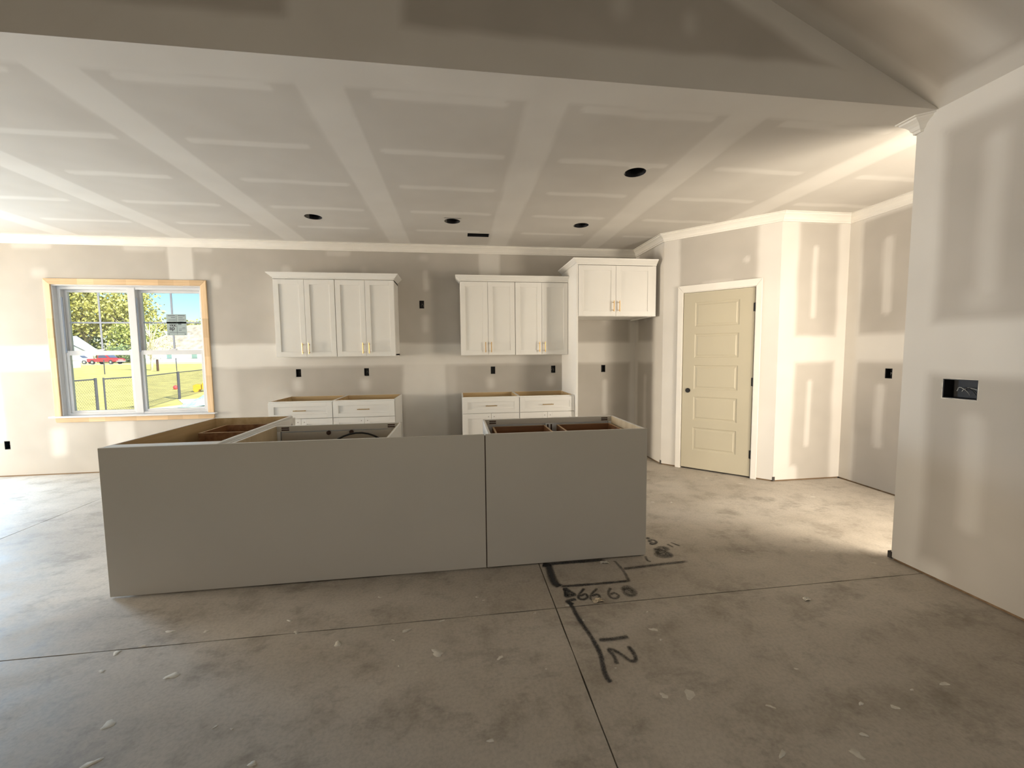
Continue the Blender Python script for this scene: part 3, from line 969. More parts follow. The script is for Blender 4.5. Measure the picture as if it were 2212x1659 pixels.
# ------------------------------------------------------------------ cabinets (local: x across, doors toward -y, body toward +y)
def pull(mb, axis, x, z, L=0.128, r=0.0052, out=0.034):
    y = -0.022 - out
    if axis == 'v':
        mb.tube([(x, y, z - L / 2), (x, y, z + L / 2)], r, 10)
        for s in (-1, 1):
            mb.tube([(x, y, z + s * L * 0.36), (x, -0.0205, z + s * L * 0.36)], r * 0.8, 8)
    else:
        mb.tube([(x - L / 2, y, z), (x + L / 2, y, z)], r, 10)
        for s in (-1, 1):
            mb.tube([(x + s * L * 0.36, y, z), (x + s * L * 0.36, -0.0205, z)], r * 0.8, 8)


def shaker(root, name, xa, xb, za, zb, stile=0.058, rail=None, handle=None, hmat='brass', holes=None):
    rail = rail or stile
    yf, yb = -0.0215, -0.0020
    f = MB()
    f.box(xa, xa + stile, yf, yb, za, zb).box(xb - stile, xb, yf, yb, za, zb)
    f.box(xa + stile, xb - stile, yf, yb, zb - rail, zb).box(xa + stile, xb - stile, yf, yb, za, za + rail)
    d = f.build(name, 'white', root, 0.0012)
    MB().box(xa + stile - 0.002, xb - stile + 0.002, yf + 0.0095, yb - 0.002, za + rail - 0.002, zb - rail + 0.002).build('panel', 'white', d)
    if handle:
        h = MB()
        pull(h, *handle)
        h.build('handle', hmat, d, smooth=False)
    if holes:
        for (x, z) in holes:
            MB().tube([(x, yf - 0.0006, z), (x, yf + 0.002, z)], 0.0045, 8).build('screw_hole', 'slot', d)
    return d


def wall_cabinet(name, label, loc, w, h, depth, rz=0, group=None, fill=0.0, hz=0.10):
    root = thing(name, label, 'cabinet', loc, rz, group)
    b = MB()
    b.box(0, w, 0, depth, h - 0.018, h).box(0, w, 0, depth, 0.012, 0.030).box(0, 0.018, 0, depth, 0, h).box(w - 0.018, w, 0, depth, 0, h).box(0.018, w - 0.018, depth - 0.008, depth, 0.03, h - 0.018)
    b.box(0.018, w - 0.018, 0, 0.018, 0.0, 0.035).box(0.018, w - 0.018, 0, 0.018, h - 0.04, h - 0.018).box(0.3 * w, 0.3 * w + 0.3 * w, 0.05, depth - 0.01, h / 2, h / 2 + 0.016)
    if fill:
        b.box(w - fill, w, -0.014, 0, 0, h)
    b.build('body', 'white', root, 0.001)
    wd = w - fill
    g_ = 0.0016
    shaker(root, 'door', 0.003, wd / 2 - g_, 0.004, h - 0.006, handle=('v', wd / 2 - 0.036, hz))
    shaker(root, 'door', wd / 2 + g_, wd - 0.003, 0.004, h - 0.006, handle=('v', wd / 2 + 0.036, hz))
    return root


IN = 0.0254
UW, UH, UD = 27 * IN, 36 * IN, 0.302
for k, (xx, lab) in enumerate(((0.0, 'white shaker wall cabinet nearest the window'), (UW, 'white shaker wall cabinet left of the bare wall gap, away from the window'),
                               (2.158, 'white shaker wall cabinet right of the bare wall gap'), (2.158 + UW, 'white shaker wall cabinet touching the tall refrigerator panel'))):
    wall_cabinet('wall_cabinet', lab, (xx + 0.0008, -UD - 0.001, 54 * IN), UW - 0.0016, UH, UD, 0, 'wall cabinets with brass pulls')

# cabinet crown: flares out over the fronts and the free ends
cc = [(0.0, 0.0), (0.0, 0.014), (0.010, 0.018), (0.020, 0.030), (0.044, 0.052), (0.050, 0.056), (0.052, 0.066), (0.004, 0.066), (-0.012, 0.066), (-0.012, 0.0)]
zc = 54 * IN + UH + 0.0008
fy = -UD - 0.023


def top_moulding(name, label, path, z, m='white'):
    o = sweep(name, path, cc, m, z)
    return tag(o, label, 'moulding', 'cabinet top mouldings')


top_moulding('cabinet_crown', 'white flared crown on the wall cabinets nearest the window', [(2 * UW, -0.002), (2 * UW, fy), (0.0, fy), (0.0, -0.002)], zc)
top_moulding('cabinet_crown', 'white flared crown on the wall cabinets right of the bare wall gap', [(3.528, fy), (2.158, fy), (2.158, -0.002)], zc)

# refrigerator surround
FX0, FX1, FZ0, FZ1, FD = 3.5306, 4.531, 1.826, 2.432, 0.672
fp = thing('refrigerator_surround', 'tall white end panel between base cabinets and empty refrigerator space', 'panel', (FX0, -0.34, 0))
wbuild(MB().box(FX0, FX0 + 0.0195, -0.690, -0.0015, 0.0, FZ1), 'board', 'white', fp, 0.001)
wall_cabinet('refrigerator_cabinet', 'deep white two-door cabinet above the empty refrigerator space', (FX0 + 0.021, -FD - 0.0015, FZ0), FX1 - FX0 - 0.021, FZ1 - FZ0, FD, 0, 'wall cabinets with brass pulls', fill=0.046, hz=0.118)
ffy = -FD - 0.024
top_moulding('cabinet_crown', 'white flared crown on the tall refrigerator cabinet', [(FX1, ffy), (FX0, ffy), (FX0, -0.002)], FZ1 + 0.0008)


def base_cabinet(name, label, loc, w, depth=0.608, rz=0, group=None, hmat='bronze', doors=True, H_=0.876):
    root = thing(name, label, 'cabinet', loc, rz, group)
    b = MB()
    t = 0.013
    b.box(0, t, 0, depth, 0.0, H_).box(w - t, w, 0, depth, 0.0, H_).box(t, w - t, depth - 0.008, depth, 0.10, H_)
    b.box(t, w - t, 0.07, 0.085, 0.0, 0.105)
    b.box(0, 0.042, -0.0005, 0.018, 0.105, H_).box(w - 0.042, w, -0.0005, 0.018, 0.105, H_).box(0.042, w - 0.042, -0.0005, 0.018, H_ - 0.040, H_).box(0.042, w - 0.042, -0.0005, 0.018, H_ - 0.205, H_ - 0.175).box(0.042, w - 0.042, -0.0005, 0.018, 0.105, 0.14)
    b.build('body', 'white', root, 0.001)
    l = MB()
    e = 0.0005
    l.box(t, t + 0.004, 0.019, depth - 0.008 - e, 0.12, H_ - 0.001).box(w - t - 0.004, w - t, 0.019, depth - 0.008 - e, 0.12, H_ - 0.001)
    l.box(t + 0.004, w - t - 0.004, depth - 0.013, depth - 0.008 - e, 0.12, H_ - 0.001).box(t + 0.004, w - t - 0.004, 0.019, depth - 0.013, 0.118, 0.130)
    l.box(0.043, w - 0.043, 0.0185, 0.022, H_ - 0.039, H_ - 0.002)
    l.build('lining', 'ply', root)
    zt = H_ - 0.014
    zd = H_ - 0.192
    shaker(root, 'drawer', 0.003, w - 0.003, zd, zt, 0.058, 0.046, handle=('h', w / 2, (zd + zt) / 2, 0.136), hmat=hmat)
    g_ = 0.0016
    if doors:
        shaker(root, 'door', 0.003, w / 2 - g_, 0.115, zd - 0.006, holes=[(w / 2 - 0.034, zd - 0.045), (w / 2 - 0.034, zd - 0.141)])
        shaker(root, 'door', w / 2 + g_, w - 0.003, 0.115, zd - 0.006, holes=[(w / 2 + 0.034, zd - 0.045), (w / 2 + 0.034, zd - 0.141)])
    return root


for xx, lab in ((0.012, 'open-topped white base cabinet below the cabinets nearest the window'), (0.012 + UW, 'open-topped white base cabinet left of the bare wall gap'),
                (2.158, 'open-topped white base cabinet right of the bare wall gap'), (2.158 + UW, 'open-topped white base cabinet against the tall refrigerator panel')):
    base_cabinet('base_cabinet', lab, (xx + 0.0008, -0.6095, 0), UW - 0.0016, 0.608, 0, 'base cabinets along the back wall')

# ------------------------------------------------------------------ island
IX0, IX1, IY = 0.110, 3.362, -2.880
PB = IY + 0.0135


def back_panel(label, a, b):
    o = MB().box(a, b, IY, PB, 0.007, 0.876).build('island_back_panel', 'panel', None, 0.001, loc=((a + b) / 2, IY, 0))
    return tag(o, label, 'panel', 'island back panels')


lp = back_panel('long plain grey-beige island back panel on the window side', IX0, 2.2765)
wbuild(MB().box(2.250, 2.2985, PB + 0.0005, PB + 0.030, 0.01, 0.862), 'seam_shade_strip', 'slot', lp)  # dark strip added behind the seam, painting the shade of the gap
back_panel('shorter plain grey-beige island back panel nearer the pantry door', 2.2830, IX1)


def slots(root, lst, L=0.052):
    """pocket-screw slots seen on the inside of a face-frame rail"""
    for (x, z, y, vert) in lst:
        m_ = MB()
        if vert:
            m_.box(x - 0.006, x + 0.006, y, y + 0.0012, z - L / 2, z + L / 2)
        else:
            m_.box(x - L / 2, x + L / 2, y, y + 0.0012, z - 0.0048, z + 0.0048)
        m_.build('pocket_hole', 'slot', root)


def drawer_box(root, xa, xb, ya, yb, za, zb, m='drawer'):
    t = 0.014
    d = MB()
    d.box(xa, xa + t, ya, yb, za, zb).box(xb - t, xb, ya, yb, za, zb).box(xa + t, xb - t, ya, ya + t, za, zb).box(xa + t, xb - t, yb - t, yb, za, zb).box(xa + t, xb - t, ya + t, yb - t, za + 0.01, za + 0.016)
    o = d.build('drawer_box', m, root)
    e = MB()
    e.box(xa, xa + t, ya, yb, zb, zb + 0.0012).box(xb - t, xb, ya, yb, zb, zb + 0.0012).box(xa + t, xb - t, ya, ya + t, zb, zb + 0.0012).box(xa + t, xb - t, yb - t, yb, zb, zb + 0.0012)
    e.build('top_edge', 'drawere', o)
    return o


def island_cabinet(name, label, loc, w, depth, rz, inner='ply', mid=False, false_front=False, lining_left=None, drawers=(), H_=0.876, front_rows=1):
    root = thing(name, label, 'cabinet', loc, rz, 'island cabinets')
    t = 0.013
    b = MB()
    b.box(0, t, 0, depth, 0.0, H_).box(w - t, w, 0, depth, 0.0, H_).box(t, w - t, 0.07, 0.085, 0, 0.105)
    b.box(0, 0.04, -0.0005, 0.018, 0.105, H_).box(w - 0.04, w, -0.0005, 0.018, 0.105, H_).box(0.04, w - 0.04, -0.0005, 0.018, H_ - 0.042, H_).box(0.04, w - 0.04, -0.0005, 0.018, 0.105, 0.14)
    if mid:
        b.box(w / 2 - 0.032, w / 2 + 0.032, -0.0005, 0.018, 0.14, H_ - 0.042)
    b.box(t, w - t, depth - 0.008, depth, 0.10, H_)
    b.build('body', 'white', root, 0.0008)
    l = MB()
    e = 0.0006
    l.box(t + e, t + 0.004, 0.019, depth - 0.009, 0.12, H_ - 0.0015).box(w - t - 0.004, w - t - e, 0.019, depth - 0.009, 0.12, H_ - 0.0015)
    l.box(t + 0.004, w - t - 0.004, depth - 0.013, depth - 0.009, 0.12, H_ - 0.0015).box(t + 0.004, w - t - 0.004, 0.019, depth - 0.013, 0.118, 0.130)
    l.build('lining', inner, root)
    ff_ = MB().box(t + 0.005, w - t - 0.005, 0.0181, 0.0190, H_ - 0.041, H_ - 0.001)
    ff_.build('frame_inner_face', 'panel', root)
    n = 2 if mid else 1
    g_ = 0.002
    zd = H_ - 0.192
    for i in range(n):
        a, c = 0.003 + i * w / n, (i + 1) * w / n - 0.003
        shaker(root, 'drawer', a, c, zd, H_ - 0.014, 0.058, 0.046)
        if front_rows == 2:
            shaker(root, 'drawer', a, c, 0.40, zd - 0.006)
            shaker(root, 'drawer', a, c, 0.115, 0.394)
        elif not mid:
            shaker(root, 'door', a, (a + c) / 2 - g_, 0.115, zd - 0.006)
            shaker(root, 'door', (a + c) / 2 + g_, c, 0.115, zd - 0.006)
        else:
            shaker(root, 'door', a, c, 0.115, zd - 0.006)
    for d in drawers:
        drawer_box(root, *d)
    return root


# left: three-drawer base turned to face the aisle (+x)
LX1, LYA, LYB = 0.715, -2.800, -1.778
lc = island_cabinet('island_drawer_cabinet', 'open-topped island cabinet on the window side with one wooden drawer box', (LX1, LYA, 0), LYB - LYA, LX1 - 0.112, math.pi / 2, 'ply',
                    drawers=[(0.625, LYB - LYA - 0.035, 0.024, 0.505, 0.60, 0.820)], front_rows=2)
fs = MB().box(IX0 + 0.002, LX1 + 0.004, PB + 0.001, LYA - 0.001, 0.10, 0.8765)
tag(fs.build('island_filler', 'white', None, 0.001, loc=(0.41, -2.83, 0)), 'white filler strip between island back panel and window-side drawer cabinet', 'panel')

# sink base, doors facing the back wall (+y)
SX0, SX1, SYB = 0.795, 1.690, -2.292
sc = island_cabinet('island_sink_cabinet', 'empty open-topped island sink cabinet with a black cable inside', (SX1, SYB, 0), SX1 - SX0, SYB - PB - 0.002, math.pi, 'plyp')
# inner false front and hinges, seen from above
fb = MB()
w_ = SX1 - SX0
fb.box(0.05, w_ - 0.05, 0.0195, 0.0225, 0.60, 0.828)
fb.build('false_front', 'panel', sc)
slots(sc, [(0.075, 0.862, 0.0191, 0), (0.075, 0.847, 0.0191, 0), (w_ - 0.075, 0.862, 0.0191, 0), (w_ - 0.075, 0.847, 0.0191, 0)])
for x in (0.36, 0.52):
    MB().tube([(x, 0.023, 0.818), (x, 0.030, 0.818)], 0.016, 12).build('front_clip', 'slot', sc)
MB().box(w_ - 0.105, w_ - 0.06, 0.0226, 0.034, 0.715, 0.742).build('front_clip', 'slot', sc)
# left inner side is tan plywood
cab = MB()
pts = []
for i in range(25):
    a = math.pi * i / 24
    pts.append((1.375 - 0.30 * math.cos(a) * 1.0, -2.375 - 0.12 * math.cos(a), 0.30 + 0.520 * math.sin(a) ** 0.8))
cab.tube(pts, 0.0065, 8)
tag(cab.build('electrical_cable', 'cable', None, 0, True, loc=(1.375, -2.43, 0.13)), 'black cable looping up inside the open island sink cabinet', 'cable')

# right: two-drawer base
RX0_, RX1_, RYB = 2.302, 3.352, -2.290
rcab = island_cabinet('island_drawer_cabinet', 'open-topped island cabinet nearer the pantry door with two wooden drawer boxes', (RX1_, RYB, 0), RX1_ - RX0_, RYB - PB - 0.002, math.pi, 'plyp', mid=True,
                      drawers=[(0.036, 0.469, 0.024, 0.50, 0.66, 0.820), (0.562, 0.980, 0.024, 0.50, 0.66, 0.820)])
wr = RX1_ - RX0_
slots(rcab, [(0.075, 0.862, 0.0191, 0), (0.075, 0.847, 0.0191, 0), (wr - 0.075, 0.862, 0.0191, 0), (wr - 0.075, 0.847, 0.0191, 0), (wr / 2 - 0.014, 0.80, 0.0185, 1), (wr / 2 + 0.014, 0.80, 0.0185, 1)])


# ------------------------------------------------------------------ electrical boxes, recessed cans, duct opening
def elec_box(label, pos, U, N, hw=OW, hh=OH, depth=0.062, loops=1, seed=0):
    """open black box set in the wall; U along the wall, N toward the room"""
    root = thing('electrical_box', label, 'outlet box', pos, 0, 'bare electrical boxes')
    U, N, Z_ = Vector(U), Vector(N), Vector((0, 0, 1))
    m_ = MB()
    t = 0.0035

    def bx(u0, u1, n0, n1, z0, z1):
        k = len(m_.v)
        for (u, n, z) in ((u0, n0, z0), (u1, n0, z0), (u1, n1, z0), (u0, n1, z0), (u0, n0, z1), (u1, n0, z1), (u1, n1, z1), (u0, n1, z1)):
            m_.v.append(tuple(U * u + N * n + Z_ * z))
        m_.f += [tuple(k + i for i in q) for q in ((3, 2, 1, 0), (4, 5, 6, 7), (0, 1, 5, 4), (1, 2, 6, 5), (2, 3, 7, 6), (3, 0, 4, 7))]
    bx(-hw, hw, -depth, -depth + t, -hh, hh)
    bx(-hw, -hw + t, -depth, -0.001, -hh, hh); bx(hw - t, hw, -depth, -0.001, -hh, hh)
    bx(-hw, hw, -depth, -0.001, -hh, -hh + t); bx(-hw, hw, -depth, -0.001, hh - t, hh)
    m_.build('box', 'plastic', root)
    rg = random.Random(seed)
    for l_ in range(loops):
        w_ = MB()
        pts = []
        r_ = hw * rg.uniform(0.35, 0.6)
        c_ = rg.uniform(-0.3, 0.3) * hw
        for i in range(14):
            a = -0.6 + i * 0.28
            pts.append(tuple(U * (c_ + r_ * math.cos(a) * (1 if loops == 1 else 1.0)) + N * (-depth + 0.008 + 0.036 * math.sin(min(a + 0.6, math.pi) * 0.9)) + Z_ * (hh * (rg.uniform(-0.02, 0.02) - 0.35 + 0.5 * math.sin(a)))))
        w_.tube(pts, 0.0014, 6)
        w_.build('wire', 'wire' if rg.random() < 0.7 else 'cable', root)
    return root


labs = ['bare outlet box above the base cabinet nearest the window', 'bare outlet box above base cabinets just left of the bare wall gap', 'bare outlet box above base cabinets just right of the bare wall gap',
        'bare outlet box beside the tall refrigerator panel', 'bare outlet box in the empty refrigerator space', 'bare outlet box high on the wall between the two groups of wall cabinets',
        'bare outlet box low on the wall left of the window']
for i, (c, lab) in enumerate(zip(outs_back, labs)):
    elec_box(lab, (c[0], 0, c[1]), (1, 0, 0), (0, -1, 0), seed=i)
elec_box('bare switch box on the hall wall at the far right', (6.20, -2.055, 1.160), (0, -1, 0), (-1, 0, 0), 0.033, 0.048, seed=20)
elec_box('wide black switch box with looped wires on the near right wall', (XR, -3.472, 1.155), (0, -1, 0), (-1, 0, 0), 0.080, 0.055, 0.07, loops=4, seed=31)
# torn paper edge of the wide box cut-out
mb = MB()
rg = random.Random(2)
ring = []
for i in range(40):
    t = i / 40 * 4
    s_ = int(t); f_ = t - s_
    cs = [(-0.080, -0.055), (0.080, -0.055), (0.080, 0.055), (-0.080, 0.055), (-0.080, -0.055)]
    u = cs[s_][0] * (1 - f_) + cs[s_ + 1][0] * f_; z = cs[s_][1] * (1 - f_) + cs[s_ + 1][1] * f_
    ring.append((u, z))
for (u, z) in ring:
    k_ = 1 + rg.uniform(0.025, 0.07)
    mb.v += [(XR - 0.0008, -3.472 - u, 1.155 + z), (XR - 0.003, -3.472 - u * (1 + (k_ - 1) * 0.5), 1.155 + z * (1 + (k_ - 1) * 0.7)), (XR - 0.0006, -3.472 - u * k_, 1.155 + z * (1 + (k_ - 1) * 1.5))]
n = len(ring)
for i in range(n):
    for r in range(2):
        mb.f.append((i * 3 + r, ((i + 1) % n) * 3 + r, ((i + 1) % n) * 3 + r + 1, i * 3 + r + 1))
mb.build('torn_edge', 'trimw', bpy.data.objects['wall_right'])

clabs = ['empty round recessed-light hole in the ceiling nearest the window', 'empty round recessed-light hole in the ceiling beside the duct slot', 'empty round recessed-light hole in the ceiling above the refrigerator panel', 'largest empty round recessed-light hole, nearest the living room']
for (x, y), lab in zip(cans, clabs):
    root = thing('recessed_light_can', lab, 'light fixture', (x, y, H), 0, 'recessed light holes')
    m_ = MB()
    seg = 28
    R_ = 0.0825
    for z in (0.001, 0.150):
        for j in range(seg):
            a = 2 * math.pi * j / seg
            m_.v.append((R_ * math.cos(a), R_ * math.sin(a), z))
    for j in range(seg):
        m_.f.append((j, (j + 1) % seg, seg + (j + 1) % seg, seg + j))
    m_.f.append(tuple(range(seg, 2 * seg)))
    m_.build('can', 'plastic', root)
    p_ = MB()
    for j in range(9):                       # bright bracket plate curving round one side
        a = math.radians(135 + j * 9)
        p_.v += [(0.079 * math.cos(a), 0.079 * math.sin(a), 0.004), (0.079 * math.cos(a), 0.079 * math.sin(a), 0.075)]
        p_.v += [(0.081 * math.cos(a), 0.081 * math.sin(a), 0.004), (0.081 * math.cos(a), 0.081 * math.sin(a), 0.075)]
    for j in range(8):
        q = j * 4
        p_.f += [(q, q + 1, q + 5, q + 4), (q + 2, q + 6, q + 7, q + 3), (q, q + 4, q + 6, q + 2), (q + 1, q + 3, q + 7, q + 5)]
    p_.build('bracket', 'tin', root)
    b_ = MB()
    b_.box(0.035, 0.062, -0.02, 0.02, 0.06, 0.149).tube([(0.03, 0.0, 0.07), (0.0, 0.02, 0.05), (-0.01, 0.045, 0.09)], 0.004, 6)
    b_.build('connector', 'tin', root)
vt = thing('duct_opening', 'black rectangular duct slot in the ceiling near the cabinets', 'vent', ((VENT[0] + VENT[1]) / 2, (VENT[2] + VENT[3]) / 2, H))
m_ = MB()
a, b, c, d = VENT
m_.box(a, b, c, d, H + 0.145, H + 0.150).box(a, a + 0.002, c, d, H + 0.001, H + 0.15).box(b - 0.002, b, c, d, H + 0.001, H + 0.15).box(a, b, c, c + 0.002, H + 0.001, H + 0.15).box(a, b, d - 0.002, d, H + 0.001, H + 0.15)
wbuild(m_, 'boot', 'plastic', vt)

# ------------------------------------------------------------------ floor marks: spray paint and dried joint compound
ST = {
    'a': ([(2.641, -2.895), (2.676, -2.914), (2.671, -3.027), (2.674, -3.110), (2.694, -3.149)], 0.034, 1.0),
    'b': ([(2.694, -3.149), (2.861, -3.155), (3.130, -3.156)], 0.018, 0.85), 'c': ([(3.126, -2.907), (3.134, -3.036), (3.124, -3.155)], 0.016, 0.6),
    'd': ([(3.139, -3.024), (3.300, -3.009), (3.604, -2.995)], 0.022, 0.75), 'e': ([(3.357, -2.886), (3.345, -2.941), (3.359, -2.964)], 0.014, 0.7),
    'f': ([(3.591, -2.744), (3.611, -2.803)], 0.014, 0.75), 'g': ([(3.627, -2.724), (3.666, -2.791)], 0.012, 0.75), 'h': ([(2.641, -2.895), (2.839, -2.893), (3.071, -2.895)], 0.022, 0.9),  # last stroke here: dark line along the foot of the island panel
    'six1': ([(2.831, -3.190), (2.784, -3.246), (2.771, -3.279), (2.791, -3.292), (2.821, -3.277), (2.819, -3.246), (2.783, -3.261)], 0.013, 0.85),
    'six2': ([(2.907, -3.201), (2.855, -3.251), (2.835, -3.299), (2.866, -3.309), (2.890, -3.284), (2.884, -3.259), (2.849, -3.271)], 0.012, 0.75),
    'six3': ([(2.986, -3.207), (2.956, -3.251), (2.951, -3.296), (2.977, -3.310), (3.001, -3.289), (2.987, -3.261), (2.958, -3.272)], 0.013, 0.7),
    'zero': ([(3.040, -3.243), (3.083, -3.211), (3.108, -3.263), (3.084, -3.296), (3.052, -3.281), (3.055, -3.245), (3.088, -3.244), (3.078, -3.280)], 0.024, 0.7),
    'ar1': ([(2.715, -3.167), (2.704, -3.254)], 0.012, 1.0), 'ar2': ([(2.715, -3.172), (2.738, -3.215), (2.753, -3.239), (2.730, -3.246), (2.708, -3.250), (2.722, -3.215)], 0.022, 1.0),
    'ar3': ([(2.754, -3.284), (2.698, -3.298), (2.725, -3.331)], 0.018, 0.95),
    'long': ([(2.705, -3.294), (2.713, -3.362), (2.718, -3.451), (2.734, -3.558), (2.741, -3.633), (2.742, -3.702), (2.729, -3.776), (2.722, -3.834), (2.730, -3.863)], 0.016, 0.95),
    'one': ([(2.765, -3.615), (2.842, -3.618), (2.919, -3.612)], 0.017, 0.9),
    'two': ([(2.890, -3.673), (2.895, -3.724), (2.887, -3.759), (2.863, -3.762), (2.833, -3.715), (2.805, -3.684), (2.791, -3.687), (2.799, -3.723), (2.795, -3.772)], 0.014, 0.85),
    'e1': ([(3.501, -2.721), (3.483, -2.685), (3.521, -2.674), (3.528, -2.709), (3.490, -2.736), (3.471, -2.717)], 0.016, 0.8), 'e2': ([(3.507, -2.628), (3.483, -2.659)], 0.02, 0.8),
    'e3': ([(3.463, -2.820), (3.526, -2.790), (3.551, -2.818), (3.499, -2.840), (3.438, -2.884), (3.473, -2.918), (3.527, -2.905), (3.521, -2.859), (3.478, -2.822), (3.463, -2.880), (3.516, -2.881)], 0.030, 0.75),
}


def catmull(p, n=8):
    p = [np.array(q, float) for q in p]
    p = [2 * p[0] - p[1]] + p + [2 * p[-1] - p[-2]]
    out = []
    for i in range(1, len(p) - 2):
        for t in np.linspace(0, 1, n, endpoint=False):
            a, b, c, d = p[i - 1], p[i], p[i + 1], p[i + 2]
            out.append(0.5 * (2 * b + (c - a) * t + (2 * a - 5 * b + 4 * c - d) * t * t + (3 * b - a - 3 * c + d) * t ** 3))
    out.append(p[-2])
    return out


for k_, (pts, w, dens) in enumerate(ST.values()):
    P_ = catmull(pts)
    m_ = MB()
    att = []
    prof = [(-1.5, 0.0), (-1.0, 0.22), (-0.5, 0.80), (0.0, 1.0), (0.5, 0.80), (1.0, 0.22), (1.5, 0.0)]
    z = 0.0010 + 0.00008 * k_
    for i, q in enumerate(P_):
        d = P_[min(i + 1, len(P_) - 1)] - P_[max(i - 1, 0)]
        d = d / (np.linalg.norm(d) + 1e-9)
        nrm = np.array((-d[1], d[0]))
        endf = 0.35 if i in (0, len(P_) - 1) else 1.0
        for (s_, c_) in prof:
            r_ = q + nrm * s_ * w * 0.92
            m_.v.append((r_[0], r_[1], z)); att.append(c_ * dens * endf)
    kk = len(prof)
    for i in range(len(P_) - 1):
        for j in range(kk - 1):
            a = i * kk + j
            m_.f.append((a, a + kk, a + kk + 1, a + 1))
    m_.attr['cover'] = att
    m_.build('floor_mark', 'spray', floor)

SPL = [(0.655, -3.240, 0.0339), (0.507, -3.365, 0.0304), (0.835, -3.266, 0.0229), (0.864, -3.554, 0.0482), (0.535, -3.480, 0.0294), (1.220, -3.241, 0.0218), (1.292, -3.341, 0.0240), (1.523, -3.456, 0.0338), (1.784, -3.469, 0.0165), (1.838, -3.408, 0.0336), (2.000, -3.584, 0.0523), (1.995, -3.565, 0.0158), (2.284, -3.657, 0.0230), (1.835, -3.641, 0.0103), (1.914, -3.687, 0.0101), (1.650, -3.099, 0.0187), (2.013, -3.359, 0.0226), (0.789, -3.776, 0.0404), (0.852, -3.932, 0.0437), (1.403, -4.011, 0.0239), (1.195, -3.844, 0.0157), (1.261, -3.862, 0.0128), (3.063, -3.582, 0.0311), (3.064, -3.655, 0.0166), (3.023, -3.964, 0.0451), (2.918, -3.955, 0.0296), (3.300, -4.060, 0.0259), (3.659, -4.099, 0.0196), (3.771, -4.132, 0.0229), (4.090, -4.066, 0.0284), (3.542, -4.212, 0.0212), (3.198, -4.234, 0.0289), (3.449, -4.269, 0.0332), (2.738, -3.463, 0.0141), (3.095, -3.448, 0.0118), (2.500, -3.371, 0.0171), (2.691, -3.331, 0.0175), (3.822, -2.829, 0.0194), (4.527, -2.992, 0.0211), (4.776, -3.193, 0.0256), (4.057, -2.920, 0.0118), (3.880, -1.959, 0.0236), (4.048, -1.986, 0.0191), (4.795, -1.376, 0.0231), (5.035, -1.608, 0.0286), (5.434, -2.063, 0.0282), (2.781, -3.790, 0.0102), (2.478, -3.751, 0.0100), (2.211, -4.044, 0.0200), (3.926, -4.072, 0.0151), (3.554, -3.908, 0.0143), (2.201, -3.181, 0.0180), (2.238, -3.217, 0.0119), (0.598, -3.332, 0.0167)]
rg = random.Random(9)
for k_, (x, y, r) in enumerate(SPL):
    m_ = MB()
    n = 14
    el = rg.uniform(0.35, 0.75)
    an = rg.uniform(-0.7, 0.7)
    ph = [rg.uniform(0, 6.28) for _ in range(3)]
    rs_ = [r * 0.62 * (1 + 0.25 * math.sin(2 * t * 2 * math.pi / n + ph[0]) + 0.18 * math.sin(3 * t * 2 * math.pi / n + ph[1]) + 0.12 * math.sin(5 * t * 2 * math.pi / n + ph[2])) for t in range(n)]
    hgt = rg.uniform(0.0012, 0.003)
    for (sc_, z) in ((1.0, 0.0004), (0.72, hgt)):
        for t in range(n):
            a = 2 * math.pi * t / n
            u, v = rs_[t] * sc_ * math.cos(a), rs_[t] * sc_ * math.sin(a) * el
            m_.v.append((x + u * math.cos(an) - v * math.sin(an), y + u * math.sin(an) + v * math.cos(an), z))
    for t in range(n):
        m_.f.append((t, (t + 1) % n, n + (t + 1) % n, n + t))
    m_.f.append(tuple(range(n, 2 * n)))
    m_.build('mud_splat', 'mudspl', floor, smooth=True)
# a crumpled scrap on the painted number, a plaster crumb near the right wall
for (nm, x, y, sc_, m, lab) in (('paper_scrap', 2.868, -3.316, 0.030, 'scrap', 'crumpled brown scrap lying on the black floor number'), ('plaster_crumb', 4.02, -3.475, 0.022, 'mudspl', 'pale plaster crumb on the floor toward the right wall'),
                                ('plaster_crumb', 3.050, -2.930, 0.026, 'mudspl', 'pale curled crumb against the foot of the island panel')):
    m_ = MB()
    rg = random.Random(int(x * 100))
    for i in range(6):
        for j in range(4):
            m_.v.append((sc_ * (i / 2.5 - 1) + rg.uniform(-.2, .2) * sc_, sc_ * 0.5 * (j / 1.5 - 1) + rg.uniform(-.2, .2) * sc_, 0.002 + sc_ * rg.uniform(0.0, 0.42) * (1 if 0 < i < 5 else 0.2)))
    for i in range(5):
        for j in range(3):
            a = i * 4 + j
            m_.f.append((a, a + 4, a + 5, a + 1))
    o = m_.build(nm, m, None)
    o.location = (x, y, 0.0)
    so = o.modifiers.new('solid', 'SOLIDIFY'); so.thickness = 0.002
    tag(o, lab, 'debris')

# ------------------------------------------------------------------ outside: yard, fences, trees, neighbours
def gz(y):
    return -0.5 if y < 28 else min(0.35, -0.5 + (y - 28) * 0.0165)


